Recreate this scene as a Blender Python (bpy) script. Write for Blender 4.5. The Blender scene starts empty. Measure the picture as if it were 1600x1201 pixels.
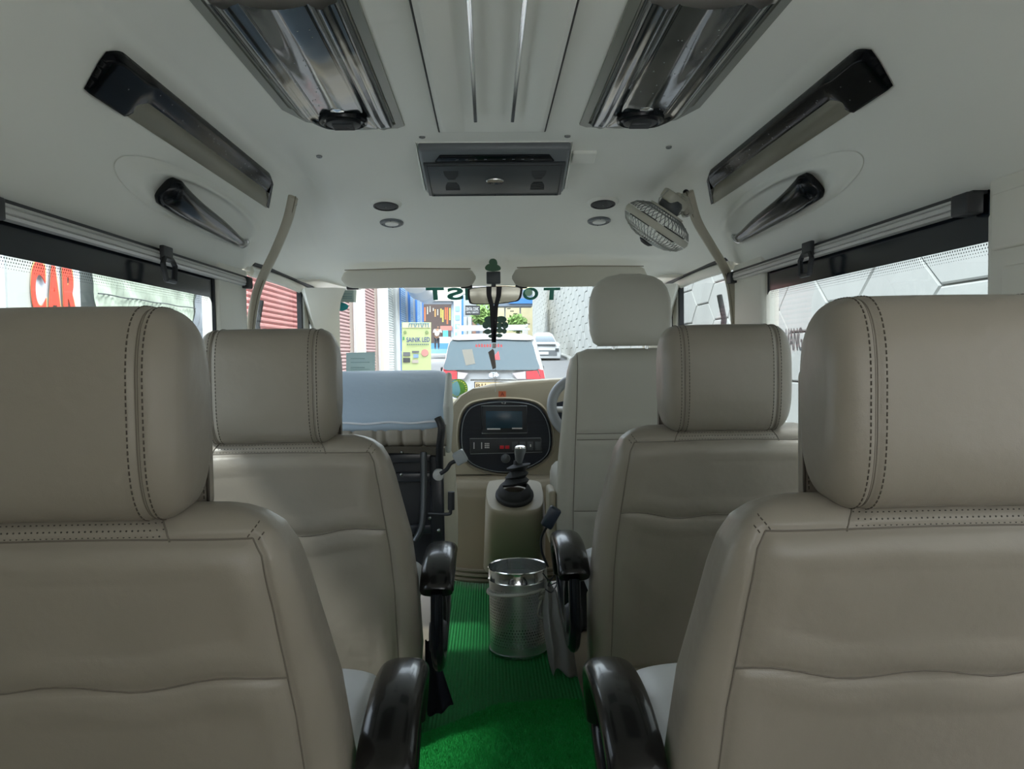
import bpy, bmesh, math, random
from mathutils import Vector, Matrix
from mathutils.bvhtree import BVHTree
random.seed(7)
PI = math.pi
SC = bpy.context.scene
COL = SC.collection
V = Vector

# ------------------------------------------------------------------ camera
F = 1200.0
CAM = V((-.02, 0, 1.05))
ROLL = math.radians(.9)
VPX, VPY = 763.0, 553.0
_y = V(((VPX-800)/F, (600.5-VPY)/F, -1)).normalized()
_z = V((-math.sin(ROLL), math.cos(ROLL), 0))
_z = (_z - _y*_z.dot(_y)).normalized()
_x = _y.cross(_z)
RW = Matrix((_x, _y, _z))            # camera -> world
cd = bpy.data.cameras.new('camera')
cam = bpy.data.objects.new('camera', cd)
COL.objects.link(cam)
cd.sensor_width = 36; cd.lens = 36*F/1600; cd.clip_start = .02; cd.clip_end = 400
cam.matrix_world = Matrix.Translation(CAM) @ RW.to_4x4()
SC.camera = cam

def ray(px, py):
    return RW @ V(((px-800)/F, (600.5-py)/F, -1))
def at(px, py, Y):                    # the point at depth Y seen at a pixel
    d = ray(px, py)
    return CAM + d*(Y/d.y)
def atx(px, py, X):
    d = ray(px, py)
    return CAM + d*((X-CAM.x)/d.x)
def atz(px, py, Z):
    d = ray(px, py)
    return CAM + d*((Z-CAM.z)/d.z)

# ------------------------------------------------------------------ materials
MATS = {}
def mat(name, col, rough=.5, metal=0, bump=None, var=None, coat=0, spec=.5, trans=0, emit=None, sheen=0):
    if name in MATS: return MATS[name]
    m = bpy.data.materials.new(name); m.use_nodes = True
    nt = m.node_tree; b = nt.nodes['Principled BSDF']
    b.inputs['Base Color'].default_value = (*col, 1)
    b.inputs['Roughness'].default_value = rough
    b.inputs['Metallic'].default_value = metal
    b.inputs['Specular IOR Level'].default_value = spec
    b.inputs['Coat Weight'].default_value = coat
    b.inputs['Coat Roughness'].default_value = .05
    b.inputs['Transmission Weight'].default_value = trans
    if sheen: b.inputs['Sheen Weight'].default_value = sheen
    if emit:
        b.inputs['Emission Color'].default_value = (*emit[0], 1)
        b.inputs['Emission Strength'].default_value = emit[1]
    tc = nt.nodes.new('ShaderNodeTexCoord')
    if var:                              # (scale, amount, stretch)
        mp = nt.nodes.new('ShaderNodeMapping'); nt.links.new(tc.outputs['Object'], mp.inputs[0])
        mp.inputs['Scale'].default_value = var[2] if len(var) > 2 else (1, 1, 1)
        n = nt.nodes.new('ShaderNodeTexNoise'); n.inputs['Scale'].default_value = var[0]; n.inputs['Detail'].default_value = 5
        nt.links.new(mp.outputs[0], n.inputs['Vector'])
        mx = nt.nodes.new('ShaderNodeMix'); mx.data_type = 'RGBA'
        a = var[1]
        mx.inputs[6].default_value = (*[max(0, c*(1-a)) for c in col], 1)
        mx.inputs[7].default_value = (*[min(1, c*(1+a)) for c in col], 1)
        nt.links.new(n.outputs[0], mx.inputs[0]); nt.links.new(mx.outputs[2], b.inputs['Base Color'])
    if bump:                             # list of (scale, strength, distance)
        prev = None
        for s, st, di in bump:
            n = nt.nodes.new('ShaderNodeTexNoise'); n.inputs['Scale'].default_value = s; n.inputs['Detail'].default_value = 3
            nt.links.new(tc.outputs['Object'], n.inputs['Vector'])
            bp = nt.nodes.new('ShaderNodeBump'); bp.inputs['Strength'].default_value = st; bp.inputs['Distance'].default_value = di
            nt.links.new(n.outputs[0], bp.inputs['Height'])
            if prev: nt.links.new(prev.outputs[0], bp.inputs['Normal'])
            prev = bp
        nt.links.new(prev.outputs[0], b.inputs['Normal'])
    MATS[name] = m
    return m

def glass(name, tint, rough=.0):
    m = bpy.data.materials.new(name); m.use_nodes = True; nt = m.node_tree
    nt.nodes.remove(nt.nodes['Principled BSDF'])
    t = nt.nodes.new('ShaderNodeBsdfTransparent'); t.inputs[0].default_value = (*tint, 1)
    g = nt.nodes.new('ShaderNodeBsdfGlossy'); g.inputs['Roughness'].default_value = .02
    lw = nt.nodes.new('ShaderNodeLayerWeight'); lw.inputs[0].default_value = .5
    pw = nt.nodes.new('ShaderNodeMath'); pw.operation = 'POWER'; pw.inputs[1].default_value = 5; nt.links.new(lw.outputs['Facing'], pw.inputs[0])
    f = nt.nodes.new('ShaderNodeMath'); f.operation = 'MULTIPLY_ADD'; f.inputs[1].default_value = .6; f.inputs[2].default_value = .03; nt.links.new(pw.outputs[0], f.inputs[0])
    mx = nt.nodes.new('ShaderNodeMixShader')
    nt.links.new(f.outputs[0], mx.inputs[0]); nt.links.new(t.outputs[0], mx.inputs[1]); nt.links.new(g.outputs[0], mx.inputs[2])
    nt.links.new(mx.outputs[0], nt.nodes['Material Output'].inputs[0])
    return m

LEATHER = mat('leather', (.29, .262, .222), .36, bump=[(650, .25, .0006), (30, .35, .003), (9, .35, .012)], var=(3, .08))
LEATHER_D = mat('driver leather', (.50, .485, .43), .42, bump=[(650, .2, .0006), (12, .25, .006)], var=(3, .05))
SEAMC = mat('seam thread', (.17, .15, .125), .7)
STITCH = mat('stitch thread', (.10, .085, .07), .7)
PERF = mat('perforation', (.05, .045, .04), .8)
LINER = mat('headliner', (.82, .83, .78), .6, bump=[(90, .08, .001), (4, .2, .01)], var=(2.2, .03))
LINERP = mat('moulded trim', (.78, .77, .70), .45, bump=[(60, .08, .001)])
BEIGE = mat('beige plastic', (.35, .315, .235), .45, bump=[(220, .15, .0006)])
BEIGE_DK = mat('beige vinyl', (.20, .17, .12), .55, bump=[(220, .15, .0006)])
GLOSS = mat('gloss black', (.006, .008, .011), .16, coat=0, spec=.28)
GLOSSW = mat('gloss wood black', (.008, .008, .008), .24, coat=.2, spec=.3, var=(9, .75, (1, .06, 1)))
PIANO = mat('smoked gloss panel', (.012, .017, .020), .12, coat=.45, bump=[(2.5, .35, .02), (14, .08, .004)])
BLACK = mat('matt black', (.02, .022, .026), .5)
RUBBER = mat('black rubber', (.02, .022, .026), .65, bump=[(200, .2, .0005)])
FRAMEB = mat('black frame', (.012, .014, .018), .35)
DKGREY = mat('dark grey plastic', (.06, .068, .075), .42)
MIDGREY = mat('mid grey plastic', (.15, .165, .18), .4)
CHROME = mat('chrome', (.85, .86, .87), .12, 1)
STEEL = mat('brushed steel', (.62, .64, .65), .22, 1, bump=[(40, .1, .001)])
ALU = mat('aluminium', (.60, .60, .59), .42, .3)
DKMETAL = mat('dark metal', (.10, .11, .12), .35, .7)
WHITEP = mat('white paint', (.62, .64, .65), .3, coat=.6)
GREYCL = mat('grey cloth', (.42, .42, .40), .9, bump=[(300, .4, .001)])
BLUECL = mat('pale blue cover', (.42, .53, .66), .5, bump=[(30, .25, .004)])
DKCL = mat('navy cloth', (.012, .016, .03), .85)
ROPE = mat('rope', (.42, .42, .36), .8, bump=[(400, .8, .002)])
FANW = mat('fan plastic', (.46, .45, .38), .4)
FANS = mat('fan wire', (.45, .46, .43), .3, .6)
RED = mat('red plastic', (.5, .01, .02), .3)
ORANGE = mat('orange tag', (.65, .16, .07), .5)
GREEN = mat('green vinyl', (.015, .17, .13), .5)
DGREEN = mat('dark green vinyl', (.012, .07, .055), .5)
CONC = mat('concrete', (.36, .37, .35), .85, bump=[(12, .4, .01)], var=(1.4, .16, (1, 1, .5)))
ASPH = mat('asphalt', (.20, .205, .21), .9, var=(3, .12), bump=[(60, .4, .004)])

# ------------------------------------------------------------------ mesh helpers
WLOC = {}
class B:
    def __init__(s): s.bm = bmesh.new()
    def loft(s, rings, closed=True, cap=True, loop=False):
        bm = s.bm; R = [[bm.verts.new(p) for p in r] for r in rings]
        n = len(R[0]); m = len(R)
        for i in range(m if loop else m-1):
            a, b = R[i], R[(i+1) % m]
            for j in range(n if closed else n-1):
                k = (j+1) % n
                try: bm.faces.new((a[j], a[k], b[k], b[j]))
                except ValueError: pass
        if cap and closed and not loop:
            bm.faces.new(R[0][::-1]); bm.faces.new(R[-1])
        return s
    def box(s, c, size, rot=None):
        hx, hy, hz = [v/2 for v in size]; c = V(c)
        P = [V((x*hx, y*hy, z*hz)) for z in (-1, 1) for x, y in ((-1, -1), (1, -1), (1, 1), (-1, 1))]
        if rot is not None: P = [rot @ p for p in P]
        return s.loft([[c+p for p in P[:4]], [c+p for p in P[4:]]])
    def rbox(s, c, size, r, rot=None, seg=3, n=None):
        """box with rounded edges, built by bevelling"""
        t = B().box((0, 0, 0), size)
        bmesh.ops.bevel(t.bm, geom=list(t.bm.edges), offset=r, segments=seg, profile=.5, affect='EDGES')
        M = Matrix.Translation(V(c)) @ (rot.to_4x4() if rot is not None else Matrix())
        return s.join(t, M)
    def join(s, t, M=Matrix()):
        t.bm.verts.index_update()
        vs = [s.bm.verts.new(M @ v.co) for v in t.bm.verts]
        for f in t.bm.faces:
            try: s.bm.faces.new([vs[v.index] for v in f.verts])
            except ValueError: pass
        t.bm.free(); return s
    def prism(s, pts, O, ux, uy, depth):
        """polygon in plane (O, ux, uy) extruded by vector depth"""
        O, ux, uy, depth = V(O), V(ux), V(uy), V(depth)
        a = [O+ux*x+uy*y for x, y in pts]
        return s.loft([a, [p+depth for p in a]])
    def tube(s, path, r, seg=8, closed=False, cap=True, flat=None, up=None):
        P = [V(p) for p in path]; n = len(P)
        rr = r if isinstance(r, (list, tuple)) else [r]*n
        rings = []; prev = None
        for i in range(n):
            if closed: t = P[(i+1) % n]-P[i-1]
            else: t = P[min(i+1, n-1)]-P[max(i-1, 0)]
            if t.length < 1e-9: t = V((0, 0, 1))
            t.normalize()
            if up is not None: nn = V(up); nn = nn - t*nn.dot(t)
            elif prev is None:
                nn = V((0, 0, 1)) if abs(t.z) < .9 else V((1, 0, 0)); nn = nn - t*nn.dot(t)
            else: nn = prev - t*prev.dot(t)
            nn.normalize(); prev = nn; bb = t.cross(nn)
            fx, fy = flat if flat else (1, 1)
            rings.append([P[i]+(nn*math.cos(a)*fx+bb*math.sin(a)*fy)*rr[i] for a in [2*PI*k/seg for k in range(seg)]])
        return s.loft(rings, True, cap, closed)
    def lathe(s, prof, c=(0, 0, 0), axis=(0, 0, 1), seg=48, cap=False, closed=False):
        """prof: (radius, height along axis)"""
        c = V(c); ax = V(axis).normalized()
        u = ax.orthogonal().normalized(); w = ax.cross(u)
        rings = [[c+ax*h+(u*math.cos(2*PI*k/seg)+w*math.sin(2*PI*k/seg))*max(r, 1e-4) for k in range(seg)] for r, h in prof]
        return s.loft(rings, True, cap, closed)
    def grid(s, fn, nu, nv):
        R = [[s.bm.verts.new(fn(i/(nu), j/(nv))) for j in range(nv+1)] for i in range(nu+1)]
        for i in range(nu):
            for j in range(nv): s.bm.faces.new((R[i][j], R[i+1][j], R[i+1][j+1], R[i][j+1]))
        return s
    def poly(s, pts):
        s.bm.faces.new([s.bm.verts.new(V(p)) for p in pts]); return s
    def bevel(s, r, seg=3, ang=30):
        bmesh.ops.recalc_face_normals(s.bm, faces=s.bm.faces)
        e = [e for e in s.bm.edges if len(e.link_faces) == 2 and e.calc_face_angle(0) > math.radians(ang)]
        bmesh.ops.bevel(s.bm, geom=e, offset=r, segments=seg, profile=.5, affect='EDGES', clamp_overlap=True)
        return s
    def thick(s, d):
        geo = bmesh.ops.solidify(s.bm, geom=list(s.bm.faces), thickness=d); return s

def chain_loc(o): return WLOC.get(o.name, V((0, 0, 0))) if o else V((0, 0, 0))
def obj(name, b, m, parent=None, sharp=38, flip=True, label=None, deco=()):
    """deco: (B, material) surface details such as seams, kept inside the same mesh"""
    bm = b.bm
    if flip: bmesh.ops.recalc_face_normals(bm, faces=bm.faces)
    for i, (db, dm) in enumerate(deco):
        bmesh.ops.recalc_face_normals(db.bm, faces=db.bm.faces)
        db.bm.verts.index_update(); vs = [bm.verts.new(v.co) for v in db.bm.verts]
        for f in db.bm.faces:
            try: nf = bm.faces.new([vs[v.index] for v in f.verts]); nf.material_index = i+1
            except ValueError: pass
        db.bm.free()
    if parent is None:
        xs = [v.co for v in bm.verts]
        o0 = V(((min(v.x for v in xs)+max(v.x for v in xs))/2, (min(v.y for v in xs)+max(v.y for v in xs))/2, min(v.z for v in xs)))
    else: o0 = chain_loc(parent)
    for v in bm.verts: v.co -= o0
    lim = math.radians(sharp)
    for e in bm.edges:
        if len(e.link_faces) == 2 and e.calc_face_angle(0) > lim: e.smooth = False
    for f in bm.faces: f.smooth = True
    me = bpy.data.meshes.new(name); bm.to_mesh(me); bm.free()
    me.materials.append(m)
    for _, dm in deco: me.materials.append(dm)
    o = bpy.data.objects.new(name, me); COL.objects.link(o)
    WLOC[o.name] = V(o0)
    if parent is None: o.location = o0
    else: o.parent = parent
    if label: o['label'] = label
    return o
def tag(o, label, cat, group=None, kind=None):
    o['label'] = label; o['category'] = cat
    if group: o['group'] = group
    if kind: o['kind'] = kind
    return o
def struct(o, label=None):
    o['kind'] = 'structure'
    if label: o['label'] = label
    return o
def thing(name, loc, label, cat, group=None):
    o = bpy.data.objects.new(name, None); COL.objects.link(o); o.empty_display_size = .05
    o.location = loc; WLOC[o.name] = V(loc)
    return tag(o, label, cat, group)
def dup(root, loc, label=None, group=None):
    r = root.copy(); COL.objects.link(r); r.location = loc
    if label: r['label'] = label
    if group: r['group'] = group
    for ch in [o for o in COL.objects if o.parent == root]:
        c = ch.copy(); COL.objects.link(c); c.parent = r
        for g in [o for o in COL.objects if o.parent == ch]:
            d = g.copy(); COL.objects.link(d); d.parent = c
    return r
def text(name, body, m, parent, O, ux, uy, height, width=None, depth=.001, align='CENTER', label=None, bold=0):
    """letters standing in plane O, ux (reading direction), uy (up)"""
    cu = bpy.data.curves.new('t', 'FONT'); cu.body = body; cu.align_x = align; cu.align_y = 'CENTER'; cu.size = 1; cu.extrude = 0; cu.offset = bold
    t = bpy.data.objects.new('t', cu); COL.objects.link(t)
    me = bpy.data.meshes.new_from_object(t); bpy.data.objects.remove(t)
    bm = bmesh.new(); bm.from_mesh(me); bpy.data.meshes.remove(me)
    xs = [v.co.x for v in bm.verts]; ys = [v.co.y for v in bm.verts]
    cx, cy = (min(xs)+max(xs))/2, (min(ys)+max(ys))/2
    sy = height/(max(ys)-min(ys)); sx = width/(max(xs)-min(xs)) if width else sy
    ux, uy, O = V(ux).normalized(), V(uy).normalized(), V(O); nrm = ux.cross(uy)
    for v in bm.verts: v.co = O+ux*(v.co.x-cx)*sx+uy*(v.co.y-cy)*sy
    r = bmesh.ops.extrude_face_region(bm, geom=list(bm.faces))
    for v in r['geom']:
        if isinstance(v, bmesh.types.BMVert): v.co += nrm*depth
    b = B(); b.bm.free(); b.bm = bm
    return obj(name, b, m, parent, label=label)
def lerp(tab, x):
    if x <= tab[0][0]: return tab[0][1]
    for (a, u), (b, w) in zip(tab, tab[1:]):
        if x <= b:
            t = (x-a)/(b-a); return u+(w-u)*t
    return tab[-1][1]
def smooth_path(pts, n=8, closed=False):
    P = [V(p) for p in pts]; out = []; m = len(P)
    for i in range(m if closed else m-1):
        p0 = P[i-1] if (i > 0 or closed) else P[0]; p1 = P[i]; p2 = P[(i+1) % m]; p3 = P[(i+2) % m] if (closed or i+2 < m) else P[-1]
        for k in range(n):
            t = k/n
            out.append(.5*((2*p1)+(p2-p0)*t+(2*p0-5*p1+4*p2-p3)*t*t+(3*p1-p0-3*p2+p3)*t**3))
    if not closed: out.append(P[-1])
    return out
def sgnpow(c, e): return math.copysign(abs(c)**e, c)
def dashes(b, path, r, on=.0045, off=.003):
    P = [V(p) for p in path]; d = 0; L = [0]
    for a, c in zip(P, P[1:]): L.append(L[-1]+(c-a).length)
    def pt(s):
        for i in range(len(P)-1):
            if s <= L[i+1]:
                t = (s-L[i])/max(1e-9, L[i+1]-L[i]); return P[i].lerp(P[i+1], t)
        return P[-1]
    s = 0
    while s+on < L[-1]:
        b.tube([pt(s), pt(s+on)], r, 5); s += on+off
# ------------------------------------------------------------------ seats
def se_ring(cx, cy, z, W, D, n, N=120):
    e = 2/n; out = []
    for k in range(N):
        a = 2*PI*k/N
        out.append(V((cx+W*sgnpow(math.cos(a), e), cy+D*sgnpow(math.sin(a), e), z)))
    return out
def polydist(x, z, paths):
    best = 9
    for path in paths:
        for (ax, az), (bx, bz) in zip(path, path[1:]):
            dx, dz = bx-ax, bz-az; t = ((x-ax)*dx+(z-az)*dz)/max(1e-12, dx*dx+dz*dz); t = min(1, max(0, t))
            d = math.hypot(x-ax-dx*t, z-az-dz*t)
            if d < best: best = d
    return best
def mkback(Wt, ztop, zbot, D0, lean, shrink, y0, paths, n=4.2, N=150, nz=130, fold=None):
    rings = []
    for i in range(nz+1):
        t = i/nz
        z = zbot+(ztop-zbot)*(1-(1-t)**1.35)
        zs = ztop-shrink
        D = D0*(max(0, 1-((z-zs)/shrink)**2.6)**.5 if z > zs else 1)
        D = max(D, .004)
        if z < zbot+.03: D *= .75+.25*math.sin((z-zbot)/.03*PI/2)
        yc = y0+D0+(ztop-z)*lean
        rings.append(se_ring(0, yc, z, lerp(Wt, z), D, n, N))
    # quilting: puff and seam grooves on the rear face
    for r in rings:
        for p in r:
            yc = y0+D0+(ztop-p.z)*lean
            if p.y < yc-.25*D0 and p.z < ztop-.003:
                d = polydist(p.x, p.z, paths)
                if d < .05: p.y += .0045*math.exp(-(d/.006)**2)-.003*math.exp(-((d-.03)/.018)**2)
                if fold: p.y += fold(p.x, p.z)
    return B().loft(rings)
def project(bv, pts, off=.0002, d=(0, 1, 0)):
    out = []
    for x, z in pts:
        o = V((x, 0, z))-V(d)*1.0
        h = bv.ray_cast(o, V(d))
        if h[0] is not None: out.append(h[0]-V(d)*off)
    return out
def dense(path, step=.004):
    out = []
    for (ax, az), (bx, bz) in zip(path, path[1:]):
        n = max(1, int(math.hypot(bx-ax, bz-az)/step))
        out += [(ax+(bx-ax)*k/n, az+(bz-az)*k/n) for k in range(n)]
    return out+[path[-1]]

def make_passenger_seat():
    root = thing('passenger_seat', (0, 0, 0), 'x', 'seat')
    Wt = [(.18, .325), (.3, .336), (.45, .332), (.6, .318), (.69, .298), (.76, .283), (.80, .272), (.83, .257), (.847, .236), (.856, .215), (.862, .19)]
    top = [(-.232+.464*k/20, .822+.004*math.sin(k/20*PI)) for k in range(21)]
    side = lambda s: [(s*.232, .822), (s*.243, .80), (s*.252, .74), (s*.262, .66), (s*.272, .58), (s*.278, .48), (s*.28, .2)]
    mid = [(-.265+.53*k/24, .628+.006*math.sin(k*.7)+.010*(abs(k-12)/12)**2) for k in range(25)]
    v1 = lambda s: [(s*.133, .822), (s*.128, .835), (s*.118, .85)]
    sh = lambda s, o=0: [(s*(.232+o), .822-o*.3), (s*(.243+o), .838-o*.3), (s*(.243+o), .852-o*.3)]
    paths = [top, side(1), side(-1), mid, v1(1), v1(-1)]
    bb = mkback(Wt, .862, .19, .078, .2, .12, .012, paths,
                fold=lambda x, z: .0016*math.sin(x*31+z*17)*math.sin(z*23)*(1 if abs(x) < .24 else 0))
    bmesh.ops.recalc_face_normals(bb.bm, faces=bb.bm.faces)
    bv = BVHTree.FromBMesh(bb.bm)
    s = B()
    for p in paths:
        q = project(bv, dense(p), .0003)
        if len(q) > 2: s.tube(q, .0013, 5)
    st = B()
    for sg in (1, -1):
        for o in (-.006, .007): dashes(st, project(bv, dense(sh(sg, o)), .0004), .0009)
        s2 = project(bv, dense(sh(sg, 0)), .0003)
    pf = B()
    for i in range(34):
        for j in range(3):
            x = -.12+i*.24/33+(j % 2)*.0035; z = .829+j*.0075
            q = project(bv, [(x, z)], -.0003)
            if q: pf.lathe([(.0013, -.0004), (.0013, .0004)], q[0], (0, 1, -.3), 6, cap=True)
    obj('backrest', bb, LEATHER, root, sharp=60, deco=[(s, SEAMC), (st, STITCH), (pf, PERF)])
    # headrest: lofted along x
    hc = V((0, .072, .982)); rings = []; xs = []
    NX = 90
    for i in range(NX+1):
        a = -1+2*i/NX; xs.append(.163*math.copysign(1-(1-abs(a))**1.6, a))
    def hs(x):
        e = max(0, (abs(x)-.106)/.0575); return max(.02, (1-min(1, e)**2.8))**.45
    def hring(x, grow=0, N=96):
        s_ = hs(x); g = .0035*math.exp(-((abs(x)-.114)/.0045)**2)
        a_, b_ = .074*(.35+.65*s_)-g+grow, .135*(.42+.58*s_)-g+grow
        if hs(x) <= .021: a_, b_ = .02, .02
        out = []
        for k in range(N):
            t = 2*PI*k/N
            yy, zz = a_*sgnpow(math.cos(t), 2/2.9), b_*sgnpow(math.sin(t), 2/3.1)
            yy *= 1+.10*(zz/.1275)*(1 if yy > 0 else 0)
            out.append(hc+V((x, yy, zz-.002*(x/.17)**2)))
        return out
    hb = B().loft([hring(x) for x in xs])
    s = B(); st = B()
    for sg in (1, -1):
        s.tube([p for p in hring(sg*.114, -.0004)], .0014, 5, closed=True)
        s.tube([p for p in hring(sg*.1175, .0002)], .0006, 5, closed=True)
        for xo in (.1045, .1235):
            r = hring(sg*xo, .0003); dashes(st, r+[r[0]], .00095, .005, .0032)
    obj('headrest', hb, LEATHER, root, sharp=60, deco=[(s, SEAMC), (st, STITCH)])
    f = B()
    for sx in (-1, 1): dashes(f, [V((sx*.146, .1235, .86)), V((sx*.146, .1235, 1.0))], .0009)
    for sx in (-1, 1): f.tube([V((sx*.151, .125, .85)), V((sx*.153, .125, 1.01))], .0022, 5)
    obj('headrest_flap', B().rbox((0, .137, .935), (.308, .026, .18), .012), LEATHER, root, deco=[(f, STITCH)])
    for sx in (-1, 1): obj('headrest_post', B().tube([(sx*.075, .088, .80), (sx*.075, .084, .90)], .007, 10), CHROME, root)
    # cushion and base
    cb = B()
    rg = []
    for i in range(41):
        t = i/40; y = .16+.5*t
        h = (1-abs(2*t-1)**6)**.5*.5+.5 if 0 < t < 1 else .5
        zc, H = .35, .078*h
        rg.append([V((.30*sgnpow(math.cos(a), 2/5), y, zc+H*sgnpow(math.sin(a), 2/5)+.012*(sgnpow(math.sin(a), 1) > 0)*(1-t))) for a in [2*PI*k/64 for k in range(64)]])
    cu = obj('cushion', cb.loft(rg), mat('cushion leather', (.66, .67, .68), .45, bump=[(500, .2, .0006), (10, .2, .005)]), root, sharp=60)
    bs = B().box((0, .38, .15), (.58, .44, .26)).bevel(.012)
    obj('base', bs, BEIGE, root)
    for sx in (-1, 1): obj('floor_rail', B().box((sx*.265, .38, .010), (.03, .5, .02)), DKMETAL, root)
    for sx in (-1, 1):
        xc = sx*.378
        path = smooth_path([(0, .125, .470), (0, .16, .500), (0, .24, .524), (0, .34, .528), (0, .43, .512), (0, .50, .470), (0, .535, .41), (0, .545, .36)], 5)
        rg = []
        for i, p in enumerate(path):
            t = (path[min(i+1, len(path)-1)]-path[max(i-1, 0)]).normalized(); nn = V((0, -t.z, t.y))
            u = i/(len(path)-1); w = .043*(1 if u < .55 else 1-.42*(u-.55)/.45); h = .024*(1 if u < .6 else 1-.3*(u-.6)/.4)
            if i == 0: w *= .93; h *= .85
            rg.append([p+V((xc, 0, 0))+V((1, 0, 0))*w*sgnpow(math.cos(a), 2/2.7)+nn*(h*sgnpow(math.sin(a), 2/2.3)-.022) for a in [2*PI*k/36 for k in range(36)]])
        ar = obj('armrest', B().loft(rg), GLOSSW, root, sharp=50)
        lp = smooth_path([(xc, .545, .37), (xc, .53, .33), (xc, .46, .29), (xc, .36, .262), (xc, .26, .25), (xc, .18, .262), (xc, .14, .30), (xc, .135, .36), (xc, .15, .45)], 5)
        obj('armrest_loop', B().tube(lp, .016, 12, flat=(1, 1.5)), GLOSS, ar)
        obj('armrest_strut', B().tube([(xc, .22, .49), (xc+sx*.004, .27, .38), (xc, .30, .26)], .014, 12, flat=(1, 1.3)), GLOSS, ar)
        obj('pivot_cover', B().lathe([(.001, -.024), (.035, -.022), (.042, -.012), (.042, .012), (.035, .022), (.001, .024)], (xc, .18, .33), (1, 0, 0), 28), BLACK, ar)
    return root
G = 'beige leather passenger seats'
seat = make_passenger_seat()
seat.location = (-.553, .920, 0); tag(seat, 'beige leather passenger seat on the left of the aisle, nearest the viewer', 'seat', G)
dup(seat, (.558, .900, 0), 'beige leather passenger seat on the right of the aisle, nearest the viewer', G)
dup(seat, (-.537, 1.765, 0), 'beige leather passenger seat on the left, behind the folded seat', G)
dup(seat, (.577, 1.87, 0), 'beige leather passenger seat on the right, behind the driver seat', G)

# driver seat
def make_driver():
    cx, cy = .495, 2.70
    root = thing('driver_seat', (cx, cy, 0), 'pale cream leather driver seat with a domed headrest behind the steering wheel', 'seat')
    off = V((cx, cy, 0))
    Wt = [(.2, .27), (.45, .275), (.65, .262), (.85, .243), (.98, .228), (1.03, .215), (1.05, .195), (1.064, .155)]
    p1 = lambda s: [(s*.195, 1.045), (s*.198, .9), (s*.205, .7), (s*.212, .5), (s*.215, .22)]
    paths = [p1(1), p1(-1), [(-.2, .757), (.2, .757)], [(-.2, .735), (.2, .735)], [(-.21, .47), (.21, .47)]]
    bb = mkback(Wt, 1.064, .2, .07, .1, .09, .02, paths, n=4)
    bmesh.ops.recalc_face_normals(bb.bm, faces=bb.bm.faces); bv = BVHTree.FromBMesh(bb.bm)
    s = B()
    for p in paths: s.tube([q+off for q in project(bv, dense(p), .0003)], .0013, 5)
    for v in bb.bm.verts: v.co += off
    obj('backrest', bb, LEATHER_D, root, sharp=60, deco=[(s, SEAMC)])
    Wh = [(1.072, .115), (1.085, .135), (1.12, .146), (1.18, .150), (1.24, .147), (1.28, .134), (1.305, .115), (1.322, .085), (1.331, .04)]
    rg = []
    for i in range(61):
        z = 1.072+.26*(1-math.cos(PI*i/60))/2
        u = (z-1.2)/.131; D = .055*max(.05, 1-abs(u)**3.2)**.5
        rg.append([p+off for p in se_ring(0, .075, z, lerp(Wh, z), D, 2.8, 90)])
    h = obj('headrest', B().loft(rg), LEATHER_D, root, sharp=60)
    sm = []
    for k in range(41):
        a = PI*k/40; sm.append(off+V((.128*math.cos(a), .03, 1.15+.158*math.sin(a)**.8)))
    for sx in (-1, 1): obj('headrest_post', B().tube([off+V((sx*.06, .075, 1.03)), off+V((sx*.06, .075, 1.10))], .007, 10), CHROME, root)
    obj('cushion', B().rbox(off+V((0, .36, .52)), (.52, .50, .15), .05), LEATHER_D, root)
    obj('base', B().rbox(off+V((0, .35, .22)), (.44, .40, .44), .02), BLACK, root)
    obj('recliner_cover', B().rbox(off+V((-.285, .20, .44)), (.03, .16, .20), .012), BEIGE, root)
    return root
make_driver()

# buckle hanging between driver seat and engine cover
t = thing('seat_belt_buckle', at(862, 835, 2.62), 'black seat belt buckle on a cable beside the driver seat', 'buckle')
R = Matrix.Rotation(math.radians(-30), 3, 'Y')
obj('buckle_body', B().rbox(at(861, 808, 2.6), (.042, .03, .075), .007, R.inverted()), mat('navy plastic', (.02, .03, .05), .35), t)
obj('cable', B().tube(smooth_path([at(855, 822, 2.6), at(846, 840, 2.62), at(847, 862, 2.64), at(856, 885, 2.66)], 6), .0045, 8), BLACK, t)

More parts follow.
